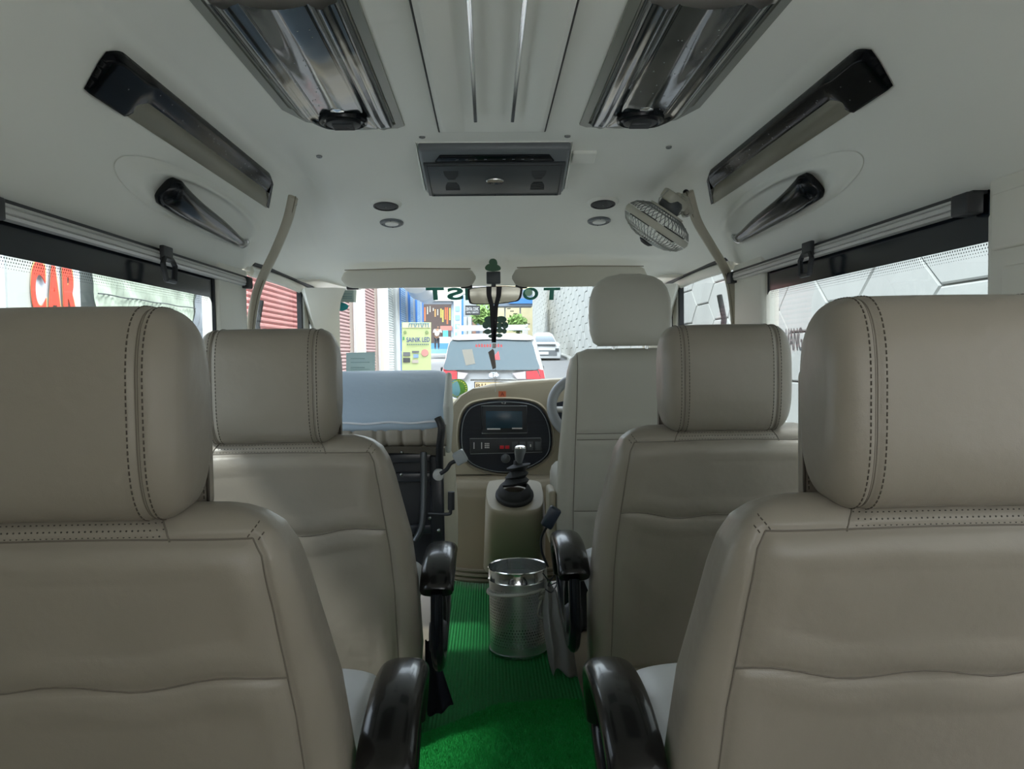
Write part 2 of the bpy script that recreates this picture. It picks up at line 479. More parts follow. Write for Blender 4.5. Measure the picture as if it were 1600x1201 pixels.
# folded co-passenger seat
def make_folded():
    Yb = 2.74
    root = thing('folded_seat', (-.45, 2.95, 0), 'folded front passenger seat with pale blue cover, its black underside showing', 'seat')
    xl, xr = -.72, -.178
    z1, z2 = .815, .995
    # tilted backrest lying forward, pale blue
    rg = []
    for i in range(31):
        t = i/30; x = xl+(xr-xl)*t
        k = max(0, 1-abs(2*t-1)**9)**.5
        prof = [(2.68, .812), (2.69, .828), (2.80, .875), (2.95, .945), (3.06, .985), (3.12, .985), (3.17, .95), (3.20, .87), (3.16, .78), (3.0, .76), (2.8, .76), (2.70, .785)]
        prof = smooth_path([(0, a, b) for a, b in prof], 4, True)
        c = V((0, 2.93, .85))
        rg.append([V((x, c.y+(p.y-c.y)*(.86+.14*k), c.z+(p.z-c.z)*(.80+.2*k))) for p in prof])
    obj('backrest', B().loft(rg), BLUECL, root, sharp=50, label='pale blue covered back')
    pp = [V((xl+(xr-xl)*k/40, 2.676+.001*math.sin(k), .816+.0025*math.sin(k*.55))) for k in range(41)]
    obj('piping', B().tube(pp, .0035, 6), mat('white piping', (.75, .78, .85), .5), root)
    # white side flap
    obj('side_flap', B().rbox((xr+.008, 2.83, .84), (.022, .26, .20), .01, Matrix.Rotation(.45, 3, 'X')), mat('pale side cloth', (.62, .64, .62), .6), root)
    # quilted roll
    rg = []
    for i in range(91):
        t = i/90; x = xl+.01+(xr-.005-xl)*t
        gap = min([abs(x-g) for g in (-.62, -.50, -.42, -.385, -.33, -.255)])
        k = 1-.16*math.exp(-(gap/.006)**2)
        rg.append([V((x, 2.76+.07*k*sgnpow(math.cos(a), .8), .770+.047*k*sgnpow(math.sin(a), .7))) for a in [2*PI*j/30 for j in range(30)]])
    obj('quilted_edge', B().loft(rg), LEATHER, root, sharp=60, label='quilted beige leather edge')
    def lip(u, v):
        x = xl+(xr-xl)*u
        return V((x, 2.70+.03*v+.006*math.sin(u*23), .727-.02*v-.012*u*v+.005*math.sin(u*11)))
    obj('leather_lip', B().grid(lip, 40, 6).thick(.012), LEATHER, root)
    # cushion tipped up, underside towards rear
    rg = []
    def cush(z):
        return [V((x, y, z)) for x, y in [(xl, 2.80), (xr-.01, 2.80), (xr+.012, 2.82), (xr+.026, 2.87), (xr+.026, 2.93), (xr+.01, 2.97), (xl, 2.97)]]
    def shift(z): return .006*math.sin((z-.25)*9)
    cb = B().loft([[p+V((shift(z)-(.02 if z > .68 or z < .30 else 0), 0, 0)) for p in cush(z)] for z in [.25, .27, .30, .36, .44, .52, .60, .66, .70, .72]])
    obj('cushion', cb.bevel(.008, 2, 50), mat('cream vinyl', (.56, .53, .43), .45), root, sharp=50)
    obj('underside_panel', B().box(((xl+xr)/2-.01, 2.79, .48), (xr-xl-.03, .02, .44)), FRAMEB, root)
    fr = B()
    for z in (.68, .61, .42): fr.rbox(((xl+xr)/2, 2.772, z), (xr-xl-.04, .022, .035), .005)
    fr.rbox((xr-.035, 2.765, .47), (.05, .03, .44), .008)
    fr.rbox((xl+.04, 2.765, .47), (.05, .03, .44), .008)
    b = B()
    for px, py in ((628, 706), (627, 741), (685, 828), (671, 809)): b.lathe([(.001, -.008), (.006, -.006), (.006, .004)], at(px, py, 2.72), (0, 1, 0), 12)
    obj('seat_frame', fr, mat('frame rail', (.022, .025, .032), .28), root, deco=[(b, STEEL)])
    obj('support_tube', B().tube(smooth_path([at(662, 706, 2.73), at(662, 760, 2.72), at(659, 820, 2.70), at(648, 845, 2.69)], 6), .0115, 12), DKMETAL, root)
    obj('hinge_bracket', B().tube(smooth_path([at(684, 652, 2.66), at(690, 668, 2.655), at(687, 700, 2.66), at(687, 742, 2.68)], 6), .012, 12, flat=(1, 1.5)), FRAMEB, root)
    lv = B().tube(smooth_path([at(670, 802, 2.70), at(700, 803, 2.68), at(704, 798, 2.68), at(705, 785, 2.68)], 5), .006, 8)
    l = obj('recline_lever', lv, BLACK, root)
    obj('lever_grip', B().tube([at(705, 796, 2.68), at(705, 768, 2.68)], .012, 12), BLACK, l)
    return root
make_folded()
t = thing('seat_belt_stalk', at(690, 742, 2.64), 'grey seat belt buckle on a stalk beside the folded seat', 'buckle')
obj('anchor_cap', B().lathe([(.001, -.014), (.017, -.010), (.020, .0), (.020, .02)], at(685, 742, 2.64), (0, 1, 0), 20), mat('grey plastic', (.42, .43, .42), .4), t)
obj('stalk', B().tube(smooth_path([at(688, 740, 2.63), at(698, 733, 2.63), at(704, 724, 2.64), at(712, 720, 2.64)], 5), .007, 10), BLACK, t)
obj('buckle_head', B().rbox(at(719, 714, 2.64), (.040, .05, .044), .005, Matrix.Rotation(math.radians(-28), 3, 'Y')), mat('light grey plastic', (.30, .33, .35), .4), t)
# ------------------------------------------------------------------ shell
CZ = CAM.z
P_CAB = [(0, .61), (.20, .61), (.40, .61), (.52, .608), (.60, .603), (.65, .592), (.685, .572), (.72, .54), (.76, .49), (.80, .435), (.84, .375), (.875, .32), (.90, .283)]
P_29 = [(0, .462), (.20, .462), (.40, .461), (.52, .458), (.60, .452), (.65, .445), (.69, .435), (.73, .42), (.77, .405), (.80, .39), (.83, .37), (.86, .352), (.885, .335)]
P_35 = [(0, .308), (.20, .308), (.40, .305), (.52, .303), (.60, .303), (.65, .308), (.69, .318), (.73, .33), (.77, .34), (.80, .346), (.83, .348), (.86, .346), (.88, .338)]
CEN = [(2.10, .61), (2.18, .606), (2.25, .592), (2.40, .558), (2.55, .522), (2.75, .488), (2.9, .462), (3.05, .436), (3.2, .40), (3.32, .368), (3.42, .335), (3.5, .308)]
def sidelag(x, Y):
    k = min(1, max(0, (abs(x)-.50)/.15)); k = k*k*(3-2*k)
    Ys_ = Y if Y <= 2.1 or Y >= 3.0 else (2.1 if Y < 2.62 else 2.1+(Y-2.62)*.9/.38)
    return Y+(Ys_-Y)*k
def ceil_z(x, Y):
    Y = sidelag(x, Y); ax = abs(x); c = lerp(P_CAB, ax)
    if Y <= 2.10: return CZ+c
    a = lerp(P_29, ax); f = lerp(P_35, ax)
    if Y <= 2.9:
        k = (.61-lerp(CEN, Y))/(.61-.462); return CZ+c+(a-c)*k
    k = (.462-lerp(CEN, Y))/(.462-.308); return CZ+a+(f-a)*k
def prof_x(i, Y):
    Y = sidelag(P_CAB[i][0], Y)
    if Y <= 2.10: return P_CAB[i][0]
    if Y <= 2.9: return P_CAB[i][0]+(P_29[i][0]-P_CAB[i][0])*(Y-2.1)/.8
    return P_29[i][0]+(P_35[i][0]-P_29[i][0])*min(1, (Y-2.9)/.6)
def shell_pt(s, Y):           # s in [-1, 1] across the width
    n = len(P_CAB)-1; u = abs(s)*n; i = min(n-1, int(u)); f = u-i
    x = prof_x(i, Y)*(1-f)+prof_x(i+1, Y)*f
    return V((math.copysign(x, s), Y, ceil_z(x, Y)))
Ys = [-1.3, -.8, -.3, .2, .7, 1.2, 1.6, 1.9, 2.1]+[2.1+.04*k for k in range(1, 36)]
cb = B().loft([[shell_pt(-1+2*k/96, Y) for k in range(97)]+[shell_pt(1-2*k/96, Y)+V((.012*(1-2*k/96), 0, .03)) for k in range(97)] for Y in Ys])
struct(obj('ceiling', cb, LINER, sharp=30), 'moulded off-white headliner curving down to the side windows')

# floor
struct(obj('floor', B().box((0, 1.4, -.03), (1.9, 5.4, .05)), BEIGE_DK))
# side walls: lower panel, pillars, header over the doors
for sx, nm in ((-1, 'left'), (1, 'right')):
    X = sx*.915
    b = B().box((X, .9, .38), (.03, 4.4, .76))
    b.box((X, 3.5, .36), (.03, .9, .72))
    b.box((X, 2.65, .9), (.045, .30, .90))                    # B pillar
    b.box((X, 1.245, .99), (.05, .27, .60)) if sx > 0 else b.box((X, -.10, 1.05), (.03, 2.32, .66))  # left: unseen infill behind the viewer, closed to hold back light
    b.box((X, -.25, .99), (.05, .12, .60)) if sx > 0 else b.box((X, 1.03, .99), (.05, .08, .60))
    b.box((X+sx*.005, .8, 1.345), (.02, 4.2, .05))
    b.box((sx*.905, 3.38, 1.400), (.05, 1.16, .074)).box((sx*.79, 3.74, 1.412), (.24, .56, .04))
    struct(obj('wall_'+nm, b.bevel(.006, 2), LINERP))
# pillar trim pieces inside
for sx in (-1, 1):
    b = B()
    x0 = sx*.893
    b.loft([[V((x0, 2.50, z)), V((x0-sx*.012, 2.515, z)), V((x0-sx*.014, 2.78, z)), V((x0, 2.80, z))] for z in (.7, CZ+.31)])
    o = struct(obj('trim_1' if sx < 0 else 'trim_2', b.bevel(.004, 2), LINERP))
# right: moulded panel on the pillar nearest the viewer
b = B().rbox((.895, 1.27, 1.2), (.02, .20, .30), .008).rbox((.882, 1.27, 1.27), (.012, .16, .10), .005).rbox((.882, 1.26, 1.10), (.012, .12, .18), .005)
struct(obj('trim_3', b, LINERP))

# A pillars and windshield
WT, WB = (3.50, CZ+.305), (4.12, CZ-.28)
def wsx(t): return .70+.12*t
for sx in (-1, 1):
    rg = []
    for i in range(13):
        t = i/12; Y = WT[0]+(WB[0]-WT[0])*t; z = WT[1]+(WB[1]-WT[1])*t
        xi = sx*(wsx(t)-.012-.03*max(0, 1-t*9)); xo = sx*.885
        Yd = min(Y+.02, 3.96) if t < .3 else 3.93
        rg.append([V((xi, Y, z)), V((xi+sx*.035, Y-.045, z)), V((sx*.83, Y-.06 if Y < 3.9 else 3.85, z)), V((xo, min(3.92, Y+.1), z)), V((xo+sx*.02, min(4.0, Y+.1), z)), V((xi+sx*.02, Y+.04, z))])
    struct(obj('trim_4' if sx < 0 else 'trim_5', B().loft(rg), LINERP, sharp=50))
WSG = glass('windshield glass', (.70, .75, .75))
rg = []
for i in range(13):
    t = i/12
    rg.append([V((wsx(t)*s, WT[0]+(WB[0]-WT[0])*t+.05*(1-s*s), WT[1]+(WB[1]-WT[1])*t)) for s in [-1+k/8 for k in range(17)]])
struct(obj('window_1', B().loft(rg, closed=False), WSG, flip=False), 'curved windshield')
def ws_at(px, py, off=.012):           # point on the inner face of the windshield
    d = ray(px, py); n = V((0, WB[1]-WT[1], -(WB[0]-WT[0]))).normalized()
    P0 = V((0, WT[0]+.03-off, WT[1])); k = (P0-CAM).dot(n)/d.dot(n)
    p = CAM+d*k
    return p

# side windows with frit band
SG = glass('side window glass', (.70, .76, .76))
FRIT = mat('black frit', (.008, .012, .020), .15, spec=.35)
def sidewin(n, sx, y0, y1, z0, z1):
    X = sx*.905
    w = bpy.data.objects.new('window_%d' % n, None); COL.objects.link(w); w.location = (X, (y0+y1)/2, z0); WLOC[w.name] = V(w.location); struct(w)
    obj('pane', B().poly([(X, y0, z0), (X, y1, z0), (X, y1, z1), (X, y0, z1)]), SG, w, flip=False)
    zb = CZ+.192; r = .03
    b = B()
    pts = [(y0, z1), (y0, zb)]
    pts += [(y1-.012-r+r*math.sin(a), zb-r+r*math.cos(a)) for a in [PI/2*k/5 for k in range(6)]]+[(y1-.012, z0), (y1, z0), (y1, z1)]
    b.prism(pts, (X-sx*.006, 0, 0), (0, 1, 0), (0, 0, 1), (-sx*.0015, 0, 0))
    obj('frit_band', b, FRIT, w)
    d = B()
    for i in range(int((y1-y0)/.008)):
        for j in range(4):
            s = .0024-.0004*j; y = y0+i*.008+(j % 2)*.004; z = zb-.004-j*.0062
            if y > y1-.05: continue
            d.poly([(X-sx*.0065, y-s, z), (X-sx*.0065, y, z-s), (X-sx*.0065, y+s, z), (X-sx*.0065, y, z+s)])
    obj('frit_dots', d, FRIT, w, flip=False)
    obj('window_seal', B().tube([(X-sx*.008, y1-.004, z0), (X-sx*.008, y1-.004, z1)], .006, 8), RUBBER, w)
sidewin(2, -1, 1.05, 2.50, .76, CZ+.29)
sidewin(3, 1, 1.385, 2.52, .76, CZ+.29)
# front door windows
for n, sx in ((4, -1), (5, 1)):
    X = sx*.895
    w = bpy.data.objects.new('window_%d' % n, None); COL.objects.link(w); w.location = (X, 3.4, .8); WLOC[w.name] = V(w.location); struct(w)
    z1 = CZ+.325
    obj('pane', B().poly([(X, 2.85, .76), (X, 3.9, .76), (X, 3.9, z1), (X, 2.85, z1)]), SG, w, flip=False)
    fr = B()
    path = [(X-sx*.012, 2.84, z1-.01), (X-sx*.012, 3.3, z1-.006), (X-sx*.012, 3.74, z1-.022), (X-sx*.012, 3.86, z1-.07), (X-sx*.012, 3.90, z1-.25), (X-sx*.012, 3.92, .75)]
    fr.tube(smooth_path(path, 6), .021, 8, flat=(1, .7))
    obj('door_frame', fr, LINERP, w)
    sl = B().tube(smooth_path([p if i > 3 else (p[0]-sx*.008, p[1]+(0 if i < 2 else .05), p[2]+.030) for i, p in enumerate([(a, b+(.035 if i > 3 else 0), c) for i, (a, b, c) in enumerate(path)])], 6), .011, 8)
    obj('door_seal', sl, RUBBER, w)
    pd = B()
    for y in (3.58, 3.71):
        pd.box((X-sx*.01, y, 1.04), (.02, .028, .62))
    obj('quarter_post', pd, RUBBER, w)
    obj('quarter_trim', B().box((X-sx*.012, 3.645, 1.04), (.024, .08, .62)), LINERP, w)
    obj('mirror_arm', B().tube([(X+sx*.05, 3.18, 1.28), (X+sx*.06, 3.15, 1.18), (X+sx*.03, 3.12, 1.0)], .012, 8), BLACK, w)

# sidewall roller blinds
def roller(sx, y0, y1):
    X = sx*.885; z = CZ+.266
    t = thing('window_blind', (X, (y0+y1)/2, z), ('aluminium roller blind rail with black pull above the %s side window' % ('left' if sx < 0 else 'right')), 'blind', 'roller blinds above the side windows')
    pr = [(0, .014), (-sx*.018, .013), (-sx*.022, .007), (-sx*.019, .006), (-sx*.022, .003), (-sx*.022, -.005), (-sx*.018, -.0065), (-sx*.022, -.009), (-sx*.016, -.014), (0, -.015)]
    obj('rail', B().prism(pr, (X, y0+.05, z), (1, 0, 0), (0, 0, 1), (0, y1-y0-.1, 0)), ALU, t, sharp=20)
    for y in (y0+.022, y1-.022):
        obj('end_cap', B().rbox((X-sx*.012, y, z-.002), (.034, .05, .040), .004), BLACK, t)
    yc = .47*(y0+y1)+.12
    f = B()
    fy = [(yc-.028, .024), (yc+.028, .024), (yc+.028, .0), (yc+.040, -.02), (yc+.026, -.062), (yc-.026, -.062), (yc-.040, -.02), (yc-.028, 0)]
    f.rbox((X-sx*.026, yc, z+.008), (.012, .06, .04), .003)
    loop = [(X-sx*.030, yc-.026, z-.006), (X-sx*.032, yc-.038, z-.02), (X-sx*.034, yc-.026, z-.062), (X-sx*.034, yc+.026, z-.062), (X-sx*.032, yc+.038, z-.02), (X-sx*.030, yc+.026, z-.006)]
    f.tube(loop, .0075, 6, closed=True, up=(1, 0, 0))
    obj('pull_handle', f, BLACK, t)
    obj('rail_shadow_gap', B().box((X, (y0+y1)/2, z+.0175), (.03, y1-y0, .006)), BLACK, t)
roller(-1, 1.33, 2.78)
roller(1, 1.39, 2.80)

# seat belt cover strips sweeping down the pillars
def strip(pts, label):
    P = smooth_path(pts, 8)
    t = thing('pillar_trim_strip', P[-1], label, 'trim strip', 'curved beige pillar strips')
    b = B().tube(P, .017, 10, flat=(.55, 1.0), up=(0, -1, 0)); obj('strip_body', b, mat('strip plastic', (.48, .45, .37), .5), t)
    b = B().tube([p+V((.011 if p.x < 0 else -.011, -.012, 0)) for p in P], .0018, 6); obj('welt', b, BEIGE_DK, t)
    obj('screw', B().lathe([(.001, -.006), (.007, -.004), (.007, .002)], P[3]+V((.012 if P[0].x < 0 else -.012, -.006, 0)), (0, -1, 0), 12), STEEL, t)
strip([at(458, 308, 2.50), at(449, 345, 2.56), at(431, 390, 2.68), at(409, 436, 2.80), at(398, 470, 2.81), at(391, 520, 2.82), at(388, 600, 2.84)], 'curved beige strip on the left pillar beside the door window')
strip([at(1076, 300, 2.50), at(1089, 345, 2.56), at(1112, 385, 2.68), at(1135, 425, 2.80), at(1144, 460, 2.81), at(1150, 520, 2.82), at(1152, 600, 2.84)], 'curved beige strip on the right pillar beside the fan')

# ------------------------------------------------------------------ ceiling fittings
# centre duct panel
zt = CZ+.61
t = thing('ceiling_duct_panel', (0, 1.3, zt), 'long off-white panel along the middle of the ceiling with two chrome lines', 'ceiling panel')
def panel(u, v):
    x = -.142+.284*v+0; Y = -1.2+3.32*u
    a = abs(x); dz = 0
    if a > .075: dz = -.018*math.sin(min(1, (a-.075)/.05)*PI*.5)
    if a > .128: dz *= max(0, (.142-a)/.014)**.5
    if u > .995: dz = 0
    return V((x, Y, zt-.006+dz))
pr_ = []
for i in range(31):
    u_ = i/30; low = [panel(u_, j/60) for j in range(61)]
    pr_.append(low+[V((p.x, p.y, zt-.002)) for p in low[::-1]])
obj('panel_body', B().loft(pr_), LINER, t, sharp=30)
obj('edge_gap', B().tube([(-.144, -1.2, zt-.002), (-.144, 2.124, zt-.002), (.144, 2.124, zt-.002), (.144, -1.2, zt-.002)], .003, 6), mat('gap shadow', (.06, .06, .06), .8), t)
for px in (743, 800):
    x = atz(px, 180, zt).x
    obj('chrome_strip', B().rbox((x, .42, zt-.021), (.010, 3.1, .008), .0025), CHROME, t)

# big gloss vents
def airvent(sx):
    t = thing('ceiling_vent', (sx*.37, 1.66, zt-.01), 'large smoked gloss air vent in the ceiling, %s of the centre panel' % ('left' if sx < 0 else 'right'), 'air vent', 'gloss ceiling vents')
    xi, xo = .245, .505
    def out(g, zz, cut=0):
        y0, y1 = 1.315-g, 2.075+g
        a, b_ = xi-g, xo+g
        P = [(a, y0), (b_, y0), (b_, y1-.16), (b_-.035, y1-.06), (b_-.11, y1), (a+.02, y1), (a, y1-.02)]
        return [V((sx*x, y, zz)) for x, y in P]
    fr = B().loft([out(.014, zt+.004), out(.012, zt-.004), out(-.008, zt-.005), out(-.014, zt+.002)])
    obj('recess_frame', fr, mat('grey green trim', (.20, .21, .18), .35), t, sharp=25)
    def surf(u, v):
        y = 1.325+.74*v; a = .259; b_ = .490
        if v > .8: b_ -= .09*((v-.8)/.2)**2
        x = a+(b_-a)*u
        z = 0
        for c, w, h in ((.15, .05, .009), (.85, .05, .009), (.24, .014, -.003), (.74, .014, -.003)):
            z += -h*math.exp(-((u-c)/w)**2)
        e = min(u, 1-u)/.05
        if v > .93: z *= max(0, 1-(v-.93)/.07)
        z += -.014*math.sin(min(1, min(e, (1-v)/.03, 1)) * PI/2)
        z += -.01*math.exp(-((u-.47)/.2)**2)*min(1, (1-v)/.1)
        return V((sx*x, y, zt-.004+z))
    c = V((sx*.37, 1.94, zt-.030))
    obj('knob_well', B().lathe([(.060, .006), (.058, -.004), (.053, -.006), (.048, 0), (.001, .002)], c, (0, 0, 1), 40), GLOSS, t)
    k = obj('louvre', B().lathe([(.042, .004), (.042, -.008), (.036, -.011), (.001, -.012)], c, (0, 0, 1), 32), BLACK, t)
    b = B()
    for i in range(4): b.rbox(c+V((0, -.018+i*.012, -.013)), (.05, .003, .006), .001)
    obj('louvre_blades', b, DKGREY, k)
    obj('badge', B().lathe([(.017, .004), (.016, -.002), (.001, -.004)], c+V((0, -.078, .003)), (0, 0, 1), 24), CHROME, t)
    rnd = random.Random(3+sx); b = B()
    for i in range(26):
        u, v = rnd.uniform(.3, .75), rnd.uniform(.1, .85); p = surf(u, v)
        b.lathe([(.0016, .001), (.0012, -.0008), (.0003, -.0012)], p, (0, 0, 1), 6)
    obj('vent_cover', B().grid(surf, 90, 60), PIANO, t, sharp=60, deco=[(b, mat('dried drops', (.35, .37, .37), .4))])
for sx in (-1, 1): airvent(sx)

# long side louvres and grab handles
def sidefit(sx):
    S = 'left' if sx < 0 else 'right'
    nrm = V((-sx*.66, 0, -.75)).normalized()
    def sp(x, Y): return V((sx*x, Y, ceil_z(x, Y)))
    t = thing('side_air_duct', sp(.73, 2.0), 'long glossy black overhead duct cover on the %s side, above the grab handle' % S, 'air duct cover', 'black overhead duct covers')
    Y0, Y1 = 1.43, 2.45
    def body(u, v):
        Y = Y0+.02*v+(Y1-Y0+.15*v)*u
        xt = .688+.014*max(0, 1-u/.04)**2+.006*max(0, (u-.97)/.03)
        xb = .724+.030*min(1, max(0, (.16-u)/.03))+.026*min(1, max(0, (u-.94)/.02))
        x = xt+(xb-xt)*v
        e = min(1, min(u, 1-u)/.012)**.5
        h = (.017*math.sin(PI*min(1, v/.30+.001)*.5)**.6*(1-.55*max(0, (v-.3)/.7)**1.5)+.004*math.exp(-((v-.16)/.06)**2))*e
        return sp(x, Y)+nrm*(h+.002)
    def lower(u, v):
        Y = Y0+.14+(Y1-Y0-.13)*u+(.02+.13*u)*v
        x = .722+.031*v
        return sp(x, Y)+nrm*(.012*math.sin(PI*(.25+.75*v))+.002)
    obj('lower_lip', B().grid(lower, 60, 10).thick(.003), mat('satin lip', (.42, .41, .33), .35, .2), t)
    rnd = random.Random(5+sx); b = B()
    for i in range(22):
        u, v = rnd.uniform(.03, .9), rnd.uniform(.3, .85); b.lathe([(.0014, .001), (.001, -.0006), (.0003, -.001)], body(u, v)-nrm*.0005, nrm, 6)
    obj('cover', B().grid(body, 120, 24).thick(.003), GLOSS, t, sharp=60, deco=[(b, MATS['dried drops'])])
    # handle
    hx = .815
    t = thing('grab_handle', sp(hx, 2.3), 'black grab handle with chrome end on the %s side above the window' % S, 'grab handle', 'black grab handles')
    def dish(u, v):
        a = 2*PI*u; r = v
        Y = 2.20+.52*math.cos(a)*r; x = .808+.040*math.sin(a)*r
        return sp(x, Y)+nrm*(.0015+.013*math.exp(-((r-.80)/.13)**2)*(1-.8*r**8))
    obj('moulded_surround', B().grid(dish, 72, 24), LINER, t, sharp=80)
    path = [sp(.806, 1.90)+nrm*.012, sp(.808, 1.93)+nrm*.030, sp(.812, 2.04)+nrm*.044, sp(.818, 2.25)+nrm*.046, sp(.824, 2.40)+nrm*.044, sp(.828, 2.50)+nrm*.036, sp(.831, 2.58)+nrm*.018, sp(.832, 2.61)+nrm*.004]
    P = smooth_path(path, 6); n = len(P)
    rr = [lerp([(0, .032), (.1, .041), (.3, .032), (.6, .017), (.8, .015), (1, .016)], i/(n-1)) for i in range(n)]
    obj('handle_bar', B().tube(P, rr, 20, flat=(.62, 1), up=nrm), GLOSS, t, sharp=60)
    q = P[int(n*.80):]
    obj('chrome_tip', B().tube(q, [.0165+.0015*math.sin(PI*i/(len(q)-1)) for i in range(len(q))], 20, flat=(.64, 1.02), up=nrm), mat('smoked chrome', (.32, .34, .36), .15, .9), t)
for sx in (-1, 1): sidefit(sx)

# roof monitor
hd = V((0, .30, -.077)).normalized()
def head(x, Y, off=0):
    e = .01; n = V((0, ceil_z(x, Y+e)-ceil_z(x, Y-e), -2*e)).normalized()
    return V((x, Y, ceil_z(x, Y)))+n*off
tl, tr = at(652, 240, 2.20), at(893, 236, 2.20)
bl, br = at(667, 309, 2.47), at(880, 306, 2.47)
O = (tl+tr+bl+br)/4
ux = V((1, 0, 0)); uy = ((tl+tr)-(bl+br)).normalized(); un = ux.cross(uy).normalized()
if un.y > 0: un = -un
w = (tr-tl).length; h = ((tl+tr)/2-(bl+br)/2).length
O = O-un*.034
t = thing('roof_monitor', O, 'dark grey flip-down roof monitor with speaker grilles and a chrome oval badge', 'monitor')
def rect(cx, cy, w_, h_): return [(cx-w_/2, cy-h_/2), (cx+w_/2, cy-h_/2), (cx+w_/2, cy+h_/2), (cx-w_/2, cy+h_/2)]
obj('housing', B().prism(rect(0, 0, w, h), O-un*.02, ux, uy, un*.045).bevel(.012, 3), MIDGREY, t)
bbar = B().prism([(-w*.40, h*.27), (w*.40, h*.27), (w*.36, h*.40), (-w*.36, h*.40)], O+un*.022, ux, uy, un*.008).bevel(.003, 2)
lid = obj('screen_lid', B().prism(rect(0, -h*.115, w*.96, h*.72), O+un*.02, ux, uy, un*.014).bevel(.004, 2), DKGREY, t)
obj('lid_border', B().tube([O+un*.0345+ux*x+uy*y for x, y in rect(0, -h*.115, w*.91, h*.69)], .0014, 5, closed=True), BLACK, lid)
for s in (-1, 1):
    b = B()
    for i in range(16):
        y = -h*.32+i*h*.028; wd = .022-.012*math.exp(-((i-8)/3)**2)
        if i in (7, 8): continue
        cxg = s*w*.30 - s*(.022-wd)*0
        b.prism(rect(cxg, y, wd*2, .0035), O+un*.0335, ux, uy, un*.0012)
    obj('speaker_grille', b, BLACK, lid)
obj('badge', B().lathe([(.029, 0), (.027, .003), (.001, .004)], V((0, 0, 0)), (0, 0, 1), 32), CHROME, lid)
bd = bpy.data.objects[-1] if False else [o for o in COL.objects if o.name.startswith('badge') and o.parent == lid][0]
for v in bd.data.vertices:
    c = v.co+WLOC[lid.name]; v.co = (O+un*.0355+ux*c.x*.95-uy*h*.11+uy*c.y*.62+un*c.z)-WLOC[lid.name]
b = B()
for px in range(-4, 5):
    if px: b.prism(rect(px*w*.062, h*.335, .008, .003), O+un*.0302, ux, uy, un*.001)
obj('button_bar', bbar, GLOSS, t, deco=[(b, MIDGREY)])
for x in (-.44, 0, .44): obj('screw', B().lathe([(.003, 0), (.002, .002)], O+un*.034+ux*x*w-uy*h*.455, un, 8, cap=True), BLACK, lid)
# off-white bezel around it
bz = B()
o1 = [O-un*.012+ux*x*(w*.5+.016)+uy*y for x, y in ((-1, -h*.5-.05), (1, -h*.5-.05), (1, h*.5+.008), (-1, h*.5+.008))]
i1 = [O+un*.006+ux*x*(w*.5+.004)+uy*y for x, y in ((-1, -h*.5-.006), (1, -h*.5-.006), (1, h*.5+.004), (-1, h*.5+.004))]
i2 = [p-un*.02 for p in i1]
bz.loft([o1, i1, i2], cap=False); obj('bezel', bz, LINER, t, sharp=20)

# small recess beside the monitor
p = head(at(914, 250, 2.26).x, 2.29)
tag(obj('cover_plate', B().rbox(p+V((0, 0, -.001)), (.07, .06, .02), .004, Matrix.Rotation(math.radians(-14), 3, 'X')), LINER), 'small off-white moulded plate right of the roof monitor', 'cover plate')

# round speakers and lights in the header
def disc(px, py, Y, kind, label):
    x = at(px, py, Y).x; p = head(x, Y); n = (head(x, Y, 1)-p)
    t = thing('ceiling_speaker' if kind == 's' else 'ceiling_light', p, label, 'speaker' if kind == 's' else 'ceiling light', 'round speakers' if kind == 's' else 'round ceiling lights')
    if kind == 's':
        obj('collar', B().lathe([(.056, -.004), (.050, .005), (.042, .008)], p, n, 36), LINER, t)
        obj('ring', B().lathe([(.043, 0), (.042, .010), (.037, .011), (.036, .006)], p, n, 36), BLACK, t)
        obj('grille', B().lathe([(.037, .004), (.036, .008), (.02, .011), (.001, .012)], p, n, 36), mat('speaker mesh', (.04, .045, .05), .6, bump=[(1200, 1, .001)]), t)
    else:
        b = B()
        for k in range(4): a = PI/4+k*PI/2; uu = n.orthogonal().normalized(); vv = n.cross(uu); b.lathe([(.0028, 0), (.0022, .0015)], p+n*.006+(uu*math.cos(a)+vv*math.sin(a))*.034, n, 8, cap=True)
        obj('ring', B().lathe([(.043, -.003), (.042, .004), (.036, .007), (.026, .004), (.024, .002)], p, n, 36), MIDGREY, t, deco=[(b, BLACK)])
        obj('lens', B().lathe([(.025, .002), (.024, .007), (.012, .009), (.001, .009)], p, n, 30), mat('lens', (.62, .64, .62), .25), t)
disc(603, 319, 2.62, 's', 'round black speaker in the header, left of the monitor')
disc(942, 313, 2.62, 's', 'round black speaker in the header, right of the monitor')
disc(612, 347, 2.80, 'l', 'round grey ringed light below the left round speaker')
disc(936, 341, 2.80, 'l', 'round grey ringed light below the right round speaker')
for px, py, Y, s in ((499, 251, 2.28, 'upper left of the header'), (660, 232, 2.17, 'just above the monitor at its left corner'), (887, 229, 2.17, 'just above the monitor at its right corner'), (1045, 242, 2.24, 'upper right of the header')):
    x = at(px, py, Y).x; p = head(x, Y); n = head(x, Y, 1)-p
    tag(obj('trim_screw', B().lathe([(.009, 0), (.008, .003), (.003, .003), (.002, .001), (.0005, .001)], p, n, 16), mat('screw grey', (.25, .26, .26), .35, .5)), 'small grey trim screw, '+s, 'screw', 'header screws')

